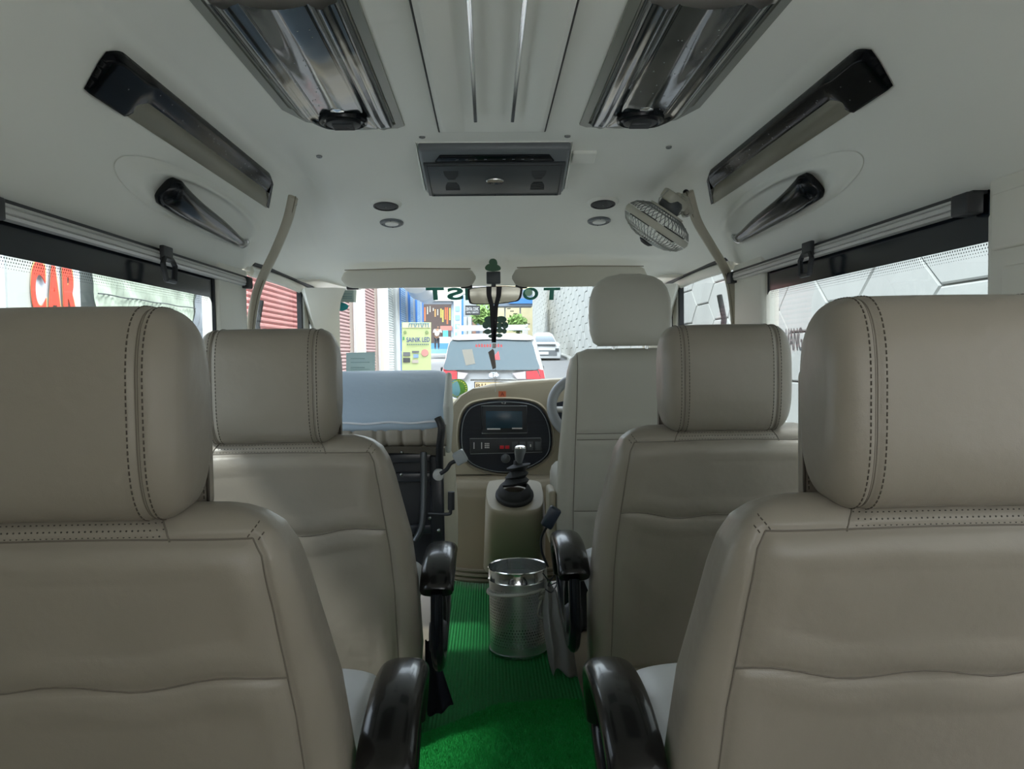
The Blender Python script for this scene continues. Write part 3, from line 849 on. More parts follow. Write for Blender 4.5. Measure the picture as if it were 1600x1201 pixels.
# fan
def make_fan():
    c = at(1026, 353, 2.48); ax = V((-.47, .22, -.70)).normalized()       # axis points to the front of the cage
    t = thing('cabin_fan', at(1075, 310, 2.53), 'small cream caged fan mounted on the right pillar strip', 'fan')
    R0 = .115
    u = ax.orthogonal().normalized(); w_ = ax.cross(u)
    def q(r, a, h_): return c+ax*h_+(u*math.cos(a)+w_*math.sin(a))*r
    obj('cage_band', B().lathe([(R0, -.011), (R0+.003, 0), (R0, .011), (R0-.005, .011), (R0-.003, 0), (R0-.005, -.011)], c, ax, 60, closed=True), FANW, t)
    for s, nm, n_, mm in ((1, 'front_guard', 48, FANS), (-1, 'rear_guard', 44, mat('rear wire', (.25, .26, .25), .35, .4))):
        b = B()
        for k in range(n_):
            a = 2*PI*k/n_; tw = .35
            b.tube([q(R0-.003, a, s*.014), q(R0*.86, a+tw*.2, s*.032), q(R0*.55, a+tw*.6, s*.050), q(.024, a+tw, s*.056)], .0013, 5)
        for r, h_ in ((R0*.72, .042), (R0*.4, .0535)):
            b.tube([q(r, 2*PI*k/40, s*h_) for k in range(40)], .0015, 5, closed=True)
        obj(nm, b, mm, t)
    obj('front_hub', B().lathe([(.024, .05), (.024, .060), (.014, .068), (.001, .069)], c, ax, 24), BLACK, t)
    bl = B()
    for k in range(3):
        a0 = k*2*PI/3
        bl.grid(lambda p_, r_: q(.02+.078*r_, a0+.75*p_*(1-.2*r_), (p_-.5)*.030), 8, 8)
    obj('blades', bl.thick(.0015), mat('fan blade', (.12, .13, .13), .3), t)
    obj('motor', B().lathe([(.001, -.10), (.028, -.098), (.036, -.088), (.037, -.06), (.03, -.05)], c, ax, 28), DKGREY, t)
    obj('rear_plate', B().lathe([(.060, -.052), (.060, -.058), (.001, -.060)], c, ax, 36), FANW, t)
    hub = c-ax*.098
    mt = at(1072, 318, 2.52)
    obj('motor_cap', B().rbox(hub, (.10, .05, .035), .01, Matrix((u, w_, ax)).transposed()), FANW, t)
    for a in (0, PI): obj('wire_bracket', B().tube([q(.052, a, -.056), q(.066, a, -.075), q(.052, a, -.112)], .002, 6), FANS, t)
    obj('mount_arm', B().tube([hub+V((.01, 0, .01)), (hub+mt)/2+V((0, 0, .012)), mt], .013, 12), FANW, t)
    obj('clamp', B().rbox(mt+V((-.005, -.005, -.006)), (.035, .04, .075), .008, Matrix.Rotation(-.3, 3, 'Y')), FANW, t)
    for dz in (.030, -.034): obj('clamp_knob', B().lathe([(.001, -.012), (.010, -.010), (.010, .01)], mt+V((-.004, -.016, dz)), (-.3, -1, .2), 14), BLACK, t)
make_fan()

# sun visors
for nm, px0, px1, py0, py1 in (('left', 532, 743, 420, 449), ('right', 800, 1012, 416, 447)):
    a = at(px0, py0+2, 3.22); b_ = at(px1, py0, 3.22)
    z0 = at((px0+px1)/2, py1, 3.24).z; z1 = at((px0+px1)/2, py0, 3.22).z
    x0, x1 = a.x, b_.x
    t = thing('sun_visor', ((x0+x1)/2, 3.24, z0), 'padded beige sun visor on the %s, folded against the windshield top' % nm, 'sun visor', 'sun visors')
    rg = []
    H = (z1-z0)
    for i in range(41):
        tt = i/40; x = x0+(x1-x0)*tt; k = max(.02, 1-abs(2*tt-1)**14)**.5
        zc = (z0+z1)/2-.004*0
        rg.append([V((x, 3.24+(.012*k+.001)*math.cos(s_)-(zc-(zc+H/2*k*math.sin(s_)))*(-.5), zc+H/2*k*sgnpow(math.sin(s_), .7))) for s_ in [2*PI*j/24 for j in range(24)]])
    obj('visor_pad', B().loft(rg), mat('visor vinyl', (.56, .54, .46), .6, bump=[(250, .2, .0006)]), t)
    obj('visor_seam', B().tube([V((x0+.02, 3.205, z1-.004)), V(((x0+x1)/2, 3.202, z1)), V((x1-.02, 3.205, z1-.004))], .002, 5), BEIGE_DK, t)
    for x in (x0+.04, x1-.04): obj('clip', B().rbox((x, 3.27, z0+.004), (.05, .02, .016), .004), BLACK, t)
# ------------------------------------------------------------------ dashboard area
t = thing('dashboard', (0, 3.8, .4), 'beige moulded dashboard with an arched centre console', 'dashboard')
YD = 3.62
hump = [(696, 741), (697, 700), (700, 655), (706, 632), (718, 618), (739, 607), (770, 599), (812, 594.5), (865, 591), (900, 589), (960, 590), (1030, 600), (1030, 741)]
def ppl(pts, Y, O=None): return [V((p.x, Y, p.z)) for p in [at(a, b, Y) for a, b in pts]]
def arcz(pts, Y, n=6):
    P = smooth_path([at(a, b, Y) for a, b in pts], n, True); return P
outer = ppl(hump, YD)
oval = [(720, 672), (727, 645), (745, 631), (788, 626), (832, 631), (851, 648), (860, 676), (858, 705), (842, 722), (815, 734), (788, 738), (760, 734), (735, 723), (722, 704)]
def scaled(P, s, dy=0):
    c = sum(P, V((0, 0, 0)))/len(P); return [V((c.x+(p.x-c.x)*s, p.y+dy, c.z+(p.z-c.z)*s)) for p in P]
hb = B()
N = len(outer)
hb.loft([[p+V((0, .42, -.032)) for p in outer], [p+V((0, .03, 0)) for p in outer], [V((p.x*1.0, p.y+.008, p.z-.006 if p.z > .9 else p.z)) for p in outer], [V((p.x+(.01 if p.x < -.1 else 0), p.y, p.z-(.018 if p.z > .9 else 0))) for p in outer]])
obj('console_body', hb, BEIGE, t, sharp=35)
ov = arcz(oval, YD-.012)
obj('bezel', B().loft([scaled(ov, 1.10, .035), scaled(ov, 1.10, .004), scaled(ov, 1.07, -.004), scaled(ov, 1.03, .004), scaled(ov, 1.0, .02)], cap=False), BEIGE, t, sharp=60)
ip = obj('instrument_panel', B().loft([scaled(ov, 1.02, .03), scaled(ov, 1.02, -.002), scaled(ov, 1.0, -.008)]), mat('dark wood panel', (.006, .010, .018), .35, coat=.1, spec=.3, var=(14, .6, (.3, 1, 6))), t, sharp=50)
obj('panel_edge_line', B().tube(scaled(ov, .975, -.009), .0016, 6, closed=True), mat('line grey', (.25, .28, .30), .3, .5), ip)
def prect(x0, y0, x1, y1, Y, m, name, par, d=.006, bev=.001, label=None):
    P = [at(x0, y1, Y), at(x1, y1, Y), at(x1, y0, Y), at(x0, y0, Y)]
    b = B().loft([[p+V((0, d, 0)) for p in P], P])
    if bev: b.bevel(bev, 2)
    return obj(name, b, m, par, label=label)
YF = YD-.024
st = prect(752, 634, 823, 678, YF, BLACK, 'stereo', ip, .01)
obj('stereo_frame', B().tube([at(752, 634, YF-.002), at(823, 634, YF-.002), at(824, 676, YF-.002), at(753, 677, YF-.002)], .0014, 5, closed=True), mat('frame line', (.35, .38, .40), .3, .6), st)
prect(759, 642, 816, 669, YF-.004, mat('screen glass', (.02, .05, .075), .25), 'screen', st, .003)
prect(761, 669, 782, 671, YF-.005, ALU, 'screen_trim', st, .002, 0)
prect(800, 668, 816, 670, YF-.005, ALU, 'screen_trim', st, .002, 0)
sw = prect(734, 685, 846, 708, YF, BLACK, 'switch_panel', ip, .008)
obj('switch_frame', B().tube([at(734, 685, YF-.002), at(845, 684, YF-.002), at(847, 706, YF-.002), at(735, 709, YF-.002)], .0010, 5, closed=True), MATS['frame line'], sw)
for x in (781, 789.5): prect(x, 696, x+6.5, 701, YF-.004, RED, 'red_switch', sw, .004, .0005, 'red lit-looking rocker switch')
for i in range(3):
    for j in range(3): prect(757.5+i*2.6, 692+j*3, 759.2+i*2.6, 694+j*3, YF-.003, ALU, 'button', sw, .002, 0)
for x in (740, 752): prect(x, 691, x+1.2, 701, YF-.003, ALU, 'marking', sw, .001, 0)
for x in (800, 812, 824, 836): prect(x, 690, x+9, 703, YF-.003, DKGREY, 'blank_switch', sw, .003, .0008)
prect(828, 694, 830, 698, YF-.005, ALU, 'marking', sw, .001, 0)
obj('ignition_knob', B().lathe([(.022, .0), (.02, .012), (.014, .016), (.001, .018)], at(790, 716, YF), (0, -1, 0), 24), DKGREY, ip)
text('lettering', 'LJ', ALU, ip, at(787, 629.5, YF-.003), (1, 0, 0), (0, 0, 1), .008, .018, .0006)
# left dash part and lower dash, binnacle
dl = B().rbox((-.46, 3.86, .66), (.72, .40, .32), .05)
obj('passenger_side', dl, BEIGE, t)
obj('lower_dash', B().rbox((0, 4.0, .45), (1.6, .36, .14), .02), BLACK, t)
bn = B().loft([[at(864, 630, 3.58), at(900, 622, 3.58), at(900, 668, 3.58), at(868, 668, 3.58), at(864, 655, 3.58)], [at(864, 630, 3.62), at(900, 622, 3.62), at(900, 668, 3.62), at(868, 668, 3.62), at(864, 655, 3.62)]])
obj('binnacle', bn.bevel(.004), mat('binnacle black', (.012, .018, .03), .3), t)
# tag on console
tg = thing('hanging_tag', at(785, 620, YD-.02), 'small orange and white paper tag stuck above the instrument panel', 'tag')
prect(779, 611, 790.5, 620, YD-.006, ORANGE, 'tag_top', tg, .003, 0, 'orange upper half')
prect(779.5, 620, 791, 627, YD-.006, mat('tag white', (.6, .5, .42), .6), 'tag_bottom', tg, .003, 0, 'pale lower half')
text('lettering', 'A', mat('tag dark', (.15, .02, .02), .5), tg, at(785, 615.5, YD-.008), (1, 0, 0), (0, 0, 1), .017, .017, .0006)

# steering wheel
cw = at(921, 636, 3.33); axw = V((0, -.80, .60)).normalized()
t = thing('steering_wheel', cw+V((0, .2, -.2)), 'grey steering wheel partly hidden by the driver seat', 'steering wheel')
u = V((1, 0, 0)); w_ = axw.cross(u)
R0 = .165
obj('rim', B().tube([cw+(u*math.cos(a)*1.0+w_*math.sin(a))*R0 for a in [2*PI*k/64 for k in range(64)]], .022, 14, closed=True), mat('wheel grey', (.24, .25, .26), .4), t)
obj('hub', B().lathe([(.001, .0), (.045, -.002), (.062, -.015), (.065, -.04), (.03, -.06)], cw, axw, 32), BLACK, t)
for a in (PI, 0, -PI/2):
    obj('spoke', B().tube([cw-axw*.02+(u*math.cos(a)+w_*math.sin(a))*.05, cw-axw*.012+(u*math.cos(a)+w_*math.sin(a))*(R0-.01)], .013, 10, flat=(1, 1.6)), ALU, t)
obj('column', B().tube([cw-axw*.05, cw-axw*.30], .04, 16), BLACK, t)

# engine cover with gear box
YC = 3.42
t = thing('engine_cover', (0, YC+.2, 0), 'beige engine cover between the front seats', 'engine cover')
def cov(u, v):
    # u across, v from floor up and over
    x = -.23+.62*u
    prof = [(0, 0, .03), (.05, .0, .06), (.3, .012, .20), (.6, .03, .40), (.8, .045, .44), (.88, .075, .472), (1, .20, .476)]
    y = lerp([(a, b) for a, b, c in prof], v); z = lerp([(a, c) for a, b, c in prof], v)
    return V((x, YC+y+.10*abs(2*u-1)**3*(1-.3*v), z))
obj('cover_shell', B().grid(cov, 40, 40).thick(-.02), BEIGE, t, sharp=50)
b = B()
for z, r in ((.075, .010), (.055, .011), (.035, .012)):
    b.tube([cov(k/40, .05)+V((0, -.012-.006*(r > .010), z-.06)) for k in range(41)], r, 8)
obj('bottom_piping', b, BEIGE_DK, t)
top = [(761, 757), (770, 751), (805, 749), (840, 752), (848, 762), (850, 785), (842, 797), (815, 801), (778, 800), (764, 793), (759, 775)]
def gtop(px, py):                        # housing top is a plane tilted towards the cabin
    n = V((0, -.42, .907)); P0 = V((0, 3.10, .414)); d = ray(px, py); return CAM+d*((P0-CAM).dot(n)/d.dot(n))
P = smooth_path([gtop(a, b) for a, b in top], 5, True)
c0 = sum(P, V((0, 0, 0)))/len(P)
bt = []
for dn, s, dy in ((-.004, .93, 0), (0, .965, 0), (.005, .99, 0), (.022, 1.01, .003), (.08, 1.04, .03), (.16, 1.07, .09), (.24, 1.10, .16), (.33, 1.14, .22)):
    k = min(1, dn/.08) if dn > 0 else 0
    bt.append([V((c0.x+(p.x-c0.x)*s, c0.y+(p.y-c0.y)*s+dy, (c0.z+(p.z-c0.z)*s)*(1-k)+(c0.z-.03)*k-max(dn, 0)+(0.004 if dn <= 0 else 0))) for p in P])
gb = B(); gb.loft(bt[::-1], cap=True); obj('housing', gb, BEIGE, t, sharp=60)
# gear lever
gc = gtop(804, 778)+V((0, 0, .007)); GN = V((0, -.42, .907))
t = thing('gear_lever', gc, 'gear lever with black ribbed rubber boot and chrome topped knob', 'gear lever')
pr = [(.078, 0), (.080, .006), (.079, .014), (.072, .020), (.070, .030), (.066, .040), (.055, .052), (.050, .056)]
obj('boot_base', B().lathe(pr, gc, GN, 40), RUBBER, t)
kn = at(813, 700, gc.y); lean = (kn-gc); lean.z = 0
rg = []; prof = [(.052, .05), (.060, .060), (.046, .072), (.038, .078), (.050, .088), (.036, .104), (.026, .108), (.046, .122), (.050, .128), (.020, .134), (.014, .15)]
for r, h_ in prof:
    k = h_/.22; rg.append([gc+V((lean.x*k+.006*math.sin(h_*70), 0, h_))+V((math.cos(a)*r, math.sin(a)*r*.8, .010*math.cos(a)*(1 if r > .04 else 0))) for a in [2*PI*j/28 for j in range(28)]])
obj('boot_upper', B().loft(rg), RUBBER, t, sharp=30)
kb, kt = at(810, 728, gc.y), at(813, 700, gc.y)
obj('knob', B().loft([[p+V((math.cos(a)*r, math.sin(a)*r, 0)) for a in [2*PI*j/24 for j in range(24)]] for p, r in ((kb, .010), (kb.lerp(kt, .2), .014), (kb.lerp(kt, .6), .020), (kb.lerp(kt, .82), .025), (kt, .024))]), mat('knob grey', (.12, .13, .14), .25), t)
obj('knob_cap', B().lathe([(.024, 0), (.0235, .007), (.016, .012), (.001, .013)], kt, (0, 0, 1), 24), CHROME, t)

# ------------------------------------------------------------------ windshield items
# mirror
mc = at(773, 462, 3.20)
t = thing('rear_view_mirror', mc+V((0, .05, .06)), 'wide rear view mirror with black rim hung from the header', 'mirror')
def mo(s): 
    pts = [(731, 456), (735, 450), (772, 447), (812, 448), (816, 455), (812, 468), (800, 472), (772, 475), (738, 475), (732, 468)]
    P = smooth_path([at(a, b, 3.20) for a, b in pts], 4, True); return scaled(P, s)
obj('mirror_rim', B().loft([[p+V((0, .03, 0)) for p in mo(.9)], [p+V((0, .012, 0)) for p in mo(1.0)], mo(1.0), mo(.95)]), BLACK, t, sharp=50)
obj('mirror_glass', B().loft([mo(.93), [p+V((0, -.002, 0)) for p in mo(.92)]]), mat('mirror', (.62, .62, .58), .06, 1), t)
obj('mirror_stem', B().rbox(at(771, 434, 3.20)+V((0, .0, 0)), (.058, .03, .05), .004).tube([at(771, 440, 3.21), at(772, 462, 3.22)], .010, 10), DKGREY, t)
# hanging ornament: straps, pendant card, string
t = thing('hanging_charm', at(771, 520, 3.17), 'dark ribbon and card charm hanging from the rear view mirror', 'charm')
def rib(pts, ws, name, m):
    P = [at(a, b, 3.17) for a, b in pts]
    b = B().loft([[p+V((-w/2, 0, 0)), p+V((w/2, 0, 0)), p+V((w/2, .004, 0)), p+V((-w/2, .004, 0))] for p, w in zip(P, ws)])
    obj(name, b, m, t)
RIB = mat('dark ribbon', (.012, .010, .016), .6)
rib([(764, 447), (764, 460), (768, 476), (770, 495), (771, 535)], [.022, .020, .018, .022, .014], 'ribbon', RIB)
rib([(780, 447), (779, 462), (775, 478), (774, 495), (773, 535)], [.022, .020, .018, .018, .012], 'ribbon', RIB)
b = B().rbox(at(772, 540, 3.17), (.016, .008, .020), .002); obj('clasp', b, ALU, t)
P = [at(a, b_, 3.17) for a, b_ in ((770, 545), (763, 550), (770, 577), (775, 574), (772, 548))]
obj('card', B().loft([P, [p+V((0, .004, 0)) for p in P]]), mat('card grey', (.22, .18, .17), .4), t)
obj('card_rim', B().tube(P, .0012, 5, closed=True), ALU, t)
obj('string', B().tube([at(774, 575, 3.17), at(774, 612, 3.17)], .0012, 5), mat('string', (.6, .6, .6), .5), t)
# stickers on the header and glass
def blob(name, par, pts, Yfn, m, th=.0015):
    P = smooth_path([Yfn(a, b) for a, b in pts], 4, True)
    obj(name, B().loft([P, [p+V((0, th, 0)) for p in P]]), m, par)
t = thing('header_sticker', at(770, 411, 3.2), 'small dark green figure sticker on the header above the mirror', 'sticker')
hf = lambda a, b: (lambda d: CAM+d*(3.17/d.y))(ray(a, b))
for pts in ([(764, 411), (766, 405), (772, 404), (776, 407), (777, 413), (771, 414)], [(758, 417), (764, 412), (776, 413), (782, 417), (781, 422), (770, 424), (760, 422)]):
    blob('sticker_patch', t, pts, hf, mat('sticker green', (.05, .12, .07), .5))
t = thing('leaf_emblem_sticker', ws_at(773, 500), 'dark green divided emblem sticker on the windshield below the mirror', 'sticker')
cc = [(764, 499, 7, 5), (783, 499, 8, 5), (759, 508, 5, 5), (767, 508, 5, 4), (780, 508, 6, 4), (789, 508, 5, 5), (762, 518, 5.5, 4), (771, 516, 4, 5), (781, 516, 5, 4), (788, 517, 3.5, 4), (768, 525, 5, 2.8), (780, 524, 5, 3)]
for x, y, a, b_ in [(x, y, a*1.08, b_*1.08) for x, y, a, b_ in cc]: blob('emblem_piece', t, [(x+a*math.cos(k*PI/4+.3), y+b_*math.sin(k*PI/4+.3)) for k in range(8)], ws_at, DGREEN)
t = thing('windshield_lettering', ws_at(770, 455), 'green reversed letters across the top of the windshield', 'lettering')
def wtext(ch, px, py, wpx, hpx, par=None):
    O = ws_at(px, py); S = O.y/F
    text('letter', ch, GREEN, par or t, O, (-1, 0, 0), V((0, WT[0]-WB[0], WT[1]-WB[1])), hpx*S*1.36, wpx*S, .0008, bold=.035)
for ch, px, w_ in (('T', 680, 28), ('S', 711, 25), ('I', 733, 12), ('R', 757, 22), ('U', 784, 22), ('O', 829, 24), ('T', 862, 26)): wtext(ch, px, 459, w_, 19)
t = thing('road_badge_sticker', ws_at(829, 457), 'pale green round seal stuck on the windshield lettering', 'sticker')
blob('seal', t, [(826+6*math.cos(k*PI/4), 457+5.5*math.sin(k*PI/4)) for k in range(8)], lambda a, b: ws_at(a, b, .02), mat('seal green', (.35, .6, .45), .5))
t = thing('round_sticker', ws_at(716, 606), 'round green windshield sticker with a blue map shape', 'sticker')
blob('sticker_disc', t, [(716+15*math.cos(k*PI/6), 607+15*math.sin(k*PI/6)) for k in range(12)], lambda a, b: ws_at(a, b, .02), mat('sticker leaf green', (.10, .30, .05), .5, var=(60, .6)))
blob('blue_shape', t, [(704, 598), (712, 594), (717, 600), (719, 612), (713, 621), (706, 616), (703, 608)], lambda a, b: ws_at(a, b, .024), mat('sticker blue', (.20, .48, .66), .5))
b = B()
for k in range(22):
    a = 2*PI*k/22; p = ws_at(716+12.5*math.cos(a), 607+12.5*math.sin(a), .024); b.lathe([(.005, 0), (.004, -.001)], p, (0, 1, .9), 6, cap=True)
obj('yellow_dots', b, mat('dot yellow', (.55, .6, .12), .5), t)
t = thing('paper_notice', ws_at(563, 575), 'pale blue printed paper standing behind the windshield on the left', 'paper')
P = [ws_at(a, b, .03) for a, b in ((541, 551), (586, 550), (586, 612), (541, 612))]
obj('sheet', B().loft([P, [p+V((0, .002, 0)) for p in P]]), mat('blue paper', (.36, .52, .60), .6), t)
b = B()
for i, y in enumerate((560, 566, 574, 577, 580)): b.tube([ws_at(548, y, .034), ws_at(548+(30 if i % 2 else 22), y, .034)], .0007, 4)
obj('print', b, mat('paper print', (.12, .22, .28), .6), t)
t = thing('permit_sticker', ws_at(545, 462), 'white paper permit and teal label at the top left of the windshield', 'sticker')
P = [ws_at(a, b, .02) for a, b in ((531, 453), (557, 453), (556, 472), (531, 472))]
obj('permit', B().loft([P, [p+V((0, .002, 0)) for p in P]]), mat('permit paper', (.55, .62, .56), .6), t)
b = B()
for y in (459, 463, 466): b.tube([ws_at(535, y, .023), ws_at(550, y, .023)], .0009, 4)
obj('print', b, MATS['paper print'], t)
blob('teal_label', t, [(531, 473), (537, 473), (543, 476), (544, 480), (540, 484), (531, 485)], lambda a, b: ws_at(a, b, .02), mat('teal', (.02, .42, .45), .4))

# ------------------------------------------------------------------ floor things
CARP = mat('green ribbed mat', (.003, .20, .042), .85, var=(90, .35), bump=[(380, .9, .004)])
nt = CARP.node_tree
rb = B().grid(lambda u, v: V((-.62+1.24*v*1.0 if False else -.24+.49*v, 1.2+2.30*u, .012+.0022*math.sin(v*2*PI*44))), 40, 352)
cp = B()
tag(obj('aisle_mat', rb, CARP, sharp=80), 'dark green ribbed mat running down the aisle', 'mat')
CARP2 = mat('green turf', (.004, .30, .05), .8, var=(160, .5))
tb = B()
rnd = random.Random(2)
def edge(x): return 2.215+.02*math.sin(x*9)+(-.075*max(0, (-x-.02))/.1)
tb.grid(lambda u, v: V((-.238+.476*v, .9+(edge(-.238+.476*v)-.9)*u, .022)), 60, 30)
for k in range(42000):
    x = rnd.uniform(-.238, .238); y = rnd.uniform(1.75, edge(x)) if k < 38000 else rnd.uniform(1.2, 1.75)
    a = rnd.uniform(0, PI); w_ = .0011; dx, dy = math.cos(a)*w_, math.sin(a)*w_; lx, ly = rnd.uniform(-.004, .004), rnd.uniform(-.004, .004)
    tb.poly([(x-dx, y-dy, .021), (x+dx, y+dy, .021), (x+lx, y+ly, .021+rnd.uniform(.006, .011))])
tag(obj('turf_mat', tb, CARP2, sharp=180, flip=False), 'bright green artificial grass mat nearest the viewer in the aisle', 'mat')

# bin
bc = V((.071, 2.66, .016)); RB = .101; HB = .292
def perfmat():
    m = bpy.data.materials.new('perforated steel'); m.use_nodes = True; nt = m.node_tree; b = nt.nodes['Principled BSDF']
    b.inputs['Base Color'].default_value = (.72, .74, .745, 1); b.inputs['Metallic'].default_value = 1; b.inputs['Roughness'].default_value = .36
    tc = nt.nodes.new('ShaderNodeTexCoord'); sp = nt.nodes.new('ShaderNodeSeparateXYZ'); nt.links.new(tc.outputs['UV'], sp.inputs[0])
    def M(op, a, b_=None):
        n = nt.nodes.new('ShaderNodeMath'); n.operation = op
        for i, x in enumerate((a, b_)):
            if x is None: continue
            if isinstance(x, (int, float)): n.inputs[i].default_value = x
            else: nt.links.new(x, n.inputs[i])
        return n.outputs[0]
    U, W = sp.outputs[0], sp.outputs[1]       # U: columns, W: rows
    row = M('FLOOR', W); half = M('MULTIPLY', M('MODULO', row, 2.0), .5)
    fu = M('SUBTRACT', M('FRACT', M('ADD', U, half)), .5); fw = M('SUBTRACT', M('FRACT', W), .5)
    d = M('SQRT', M('ADD', M('MULTIPLY', fu, fu), M('MULTIPLY', fw, fw)))
    hole = M('LESS_THAN', d, .22)
    inr = M('MULTIPLY', M('GREATER_THAN', W, 3.0), M('LESS_THAN', W, 23.0))
    hole = M('MULTIPLY', hole, inr)
    tr = nt.nodes.new('ShaderNodeBsdfTransparent'); mx = nt.nodes.new('ShaderNodeMixShader')
    nt.links.new(hole, mx.inputs[0]); nt.links.new(b.outputs[0], mx.inputs[1]); nt.links.new(tr.outputs[0], mx.inputs[2])
    nt.links.new(mx.outputs[0], nt.nodes['Material Output'].inputs[0])
    return m
t = thing('waste_bin', bc, 'perforated stainless steel waste bin standing on the green mat', 'bin')
bm = bmesh.new(); uvl = bm.loops.layers.uv.new('UVMap'); NS = 96
def wall_(r, flipn):
    cols = [[bm.verts.new((bc.x+r*math.cos(2*PI*k/NS), bc.y+r*math.sin(2*PI*k/NS), bc.z+z)) for k in range(NS)] for z in (.002, HB-.04)]
    for k in range(NS):
        k2 = (k+1) % NS; f = bm.faces.new((cols[0][k], cols[0][k2], cols[1][k2], cols[1][k]))
        for lo, (uu, vv) in zip(f.loops, ((k, 0), (k+1, 0), (k+1, 1), (k, 1))): lo[uvl].uv = (uu*64/NS, vv*25)
wall_(RB, 0)
bb = B(); bb.bm.free(); bb.bm = bm
body = obj('bin_body', bb, perfmat(), t)
obj('rim_band', B().lathe([(RB+.001, HB-.042), (RB+.003, HB-.04), (RB+.001, HB-.037), (RB+.001, HB-.004), (RB+.0035, HB-.001), (RB+.002, HB+.002), (RB-.002, HB), (RB-.002, HB-.04)], bc, (0, 0, 1), 64), CHROME, t)
obj('bin_base', B().lathe([(.001, .004), (RB, .004), (RB+.003, .008), (RB+.003, .0), (.001, .0)], bc, (0, 0, 1), 64), STEEL, t)
obj('inner_bottom', B().lathe([(.001, .01), (RB-.003, .01), (RB-.003, .03)], bc, (0, 0, 1), 48), DKMETAL, t)
zr = bc.z+HB-.078
pth = [V((bc.x+(RB+.005)*math.cos(a), bc.y+(RB+.005)*math.sin(a), zr+.012*math.sin(a+2.2))) for a in [2*PI*k/60 for k in range(60)]]
t = thing('rope', (bc.x, bc.y, zr), 'pale rope knotted around the steel bin with a hanging loop', 'rope')
obj('rope_ring', B().tube(pth, .0055, 8, closed=True), ROPE, t)
kp = V((bc.x+RB*.80, bc.y-RB*.66, zr-.002))
kn = B()
rr = random.Random(1)
kn.tube(smooth_path([kp+V((.012*math.sin(i*2.1), -.004+.006*math.cos(i*1.7), .016*math.cos(i*1.3))) for i in range(14)], 5), .005, 8)
obj('knot', kn, ROPE, t)
lo = [kp+V((0, -.006, -.012)), kp+V((-.012, -.008, -.04)), kp+V((-.018, -.008, -.066)), kp+V((-.004, -.008, -.082)), kp+V((.012, -.008, -.066)), kp+V((.010, -.007, -.035)), kp+V((.004, -.005, -.01))]
obj('loop', B().tube(smooth_path(lo, 6), .0045, 8), ROPE, t)

# cloths
def cloth(name, rows, m, label, cat, th=.003, wav=.012, fr=5):
    P = [smooth_path(r, 8) for r in rows]; n = len(P[0]); k = len(P)
    def fn(u, v):
        a = u*(k-1); i = min(k-2, int(a)); f = a-i; j = min(n-1, int(round(v*(n-1))))
        p = P[i][j].lerp(P[i+1][j], f)
        return p+V((0, wav*math.sin(v*fr*PI+u*2), 0))
    return tag(obj(name, B().grid(fn, (k-1)*8, n-1).thick(th), m, sharp=70), label, cat)
cloth('hanging_cloth', [[at(846, 905, 2.62), at(853, 905, 2.60), at(862, 915, 2.56), at(868, 918, 2.54)],
                        [at(846, 955, 2.58), at(856, 960, 2.54), at(868, 965, 2.50), at(878, 960, 2.50)],
                        [at(852, 1000, 2.55), at(864, 1010, 2.46), at(880, 1010, 2.46), at(896, 1010, 2.46)],
                        [at(861, 1058, 2.50), at(867, 1048, 2.42), at(884, 1052, 2.42), at(904, 1062, 2.40)]], GREYCL, 'crumpled grey cloth hanging between the bin and the right armrest', 'cloth', wav=.022, fr=4)
cloth('dark_cloth', [[at(664, 1000, 2.28), at(672, 1000, 2.26), at(680, 1003, 2.24)],
                     [at(664, 1050, 2.26), at(678, 1045, 2.22), at(692, 1045, 2.22)],
                     [at(667, 1118, 2.18), at(688, 1114, 2.12), at(709, 1098, 2.14)]], DKCL, 'dark navy cloth flap hanging beside the left armrest onto the mat', 'cloth', wav=.008)
b = B().tube(smooth_path([at(848, 895, 2.55), at(858, 906, 2.55), at(866, 898, 2.55), at(856, 915, 2.55), at(870, 910, 2.55), at(862, 925, 2.54), at(852, 920, 2.55)], 6), .0022, 6)
tag(obj('black_cord', b, BLACK), 'tangled thin black cord beside the steel bin', 'cord')
# ------------------------------------------------------------------ street
GZ = -.5
def road_z(Y): return GZ if Y < 11 else GZ+(Y-11)*.0385
rd = B().loft([[V((x, Y, road_z(Y))) for x in (-14, -6, 0, 6, 14)] for Y in (-30, -10, 0, 5, 8, 11, 20, 30, 45, 60, 90)], closed=False)
struct(obj('floor_street', rd, ASPH, flip=False), 'grey asphalt street')
struct(obj('floor_light_bounce', B().box((0, -9, GZ+.01), (26, 14, .04)), mat('pale bounce ground', (.62, .61, .57), .8)), 'unseen pale ground added behind the vehicle to bounce light')  # unseen ground added to reflect daylight up onto the ceiling
XL, XR = -3.42, 4.58
ZV = V((0, 0, 1))
def m2(name, col, **k): return mat(name, col, **k)
CREAM = mat('cream plaster', (.50, .46, .41), .8, var=(3, .12))
WPL = mat('white plaster', (.50, .52, .52), .8, var=(2, .08))
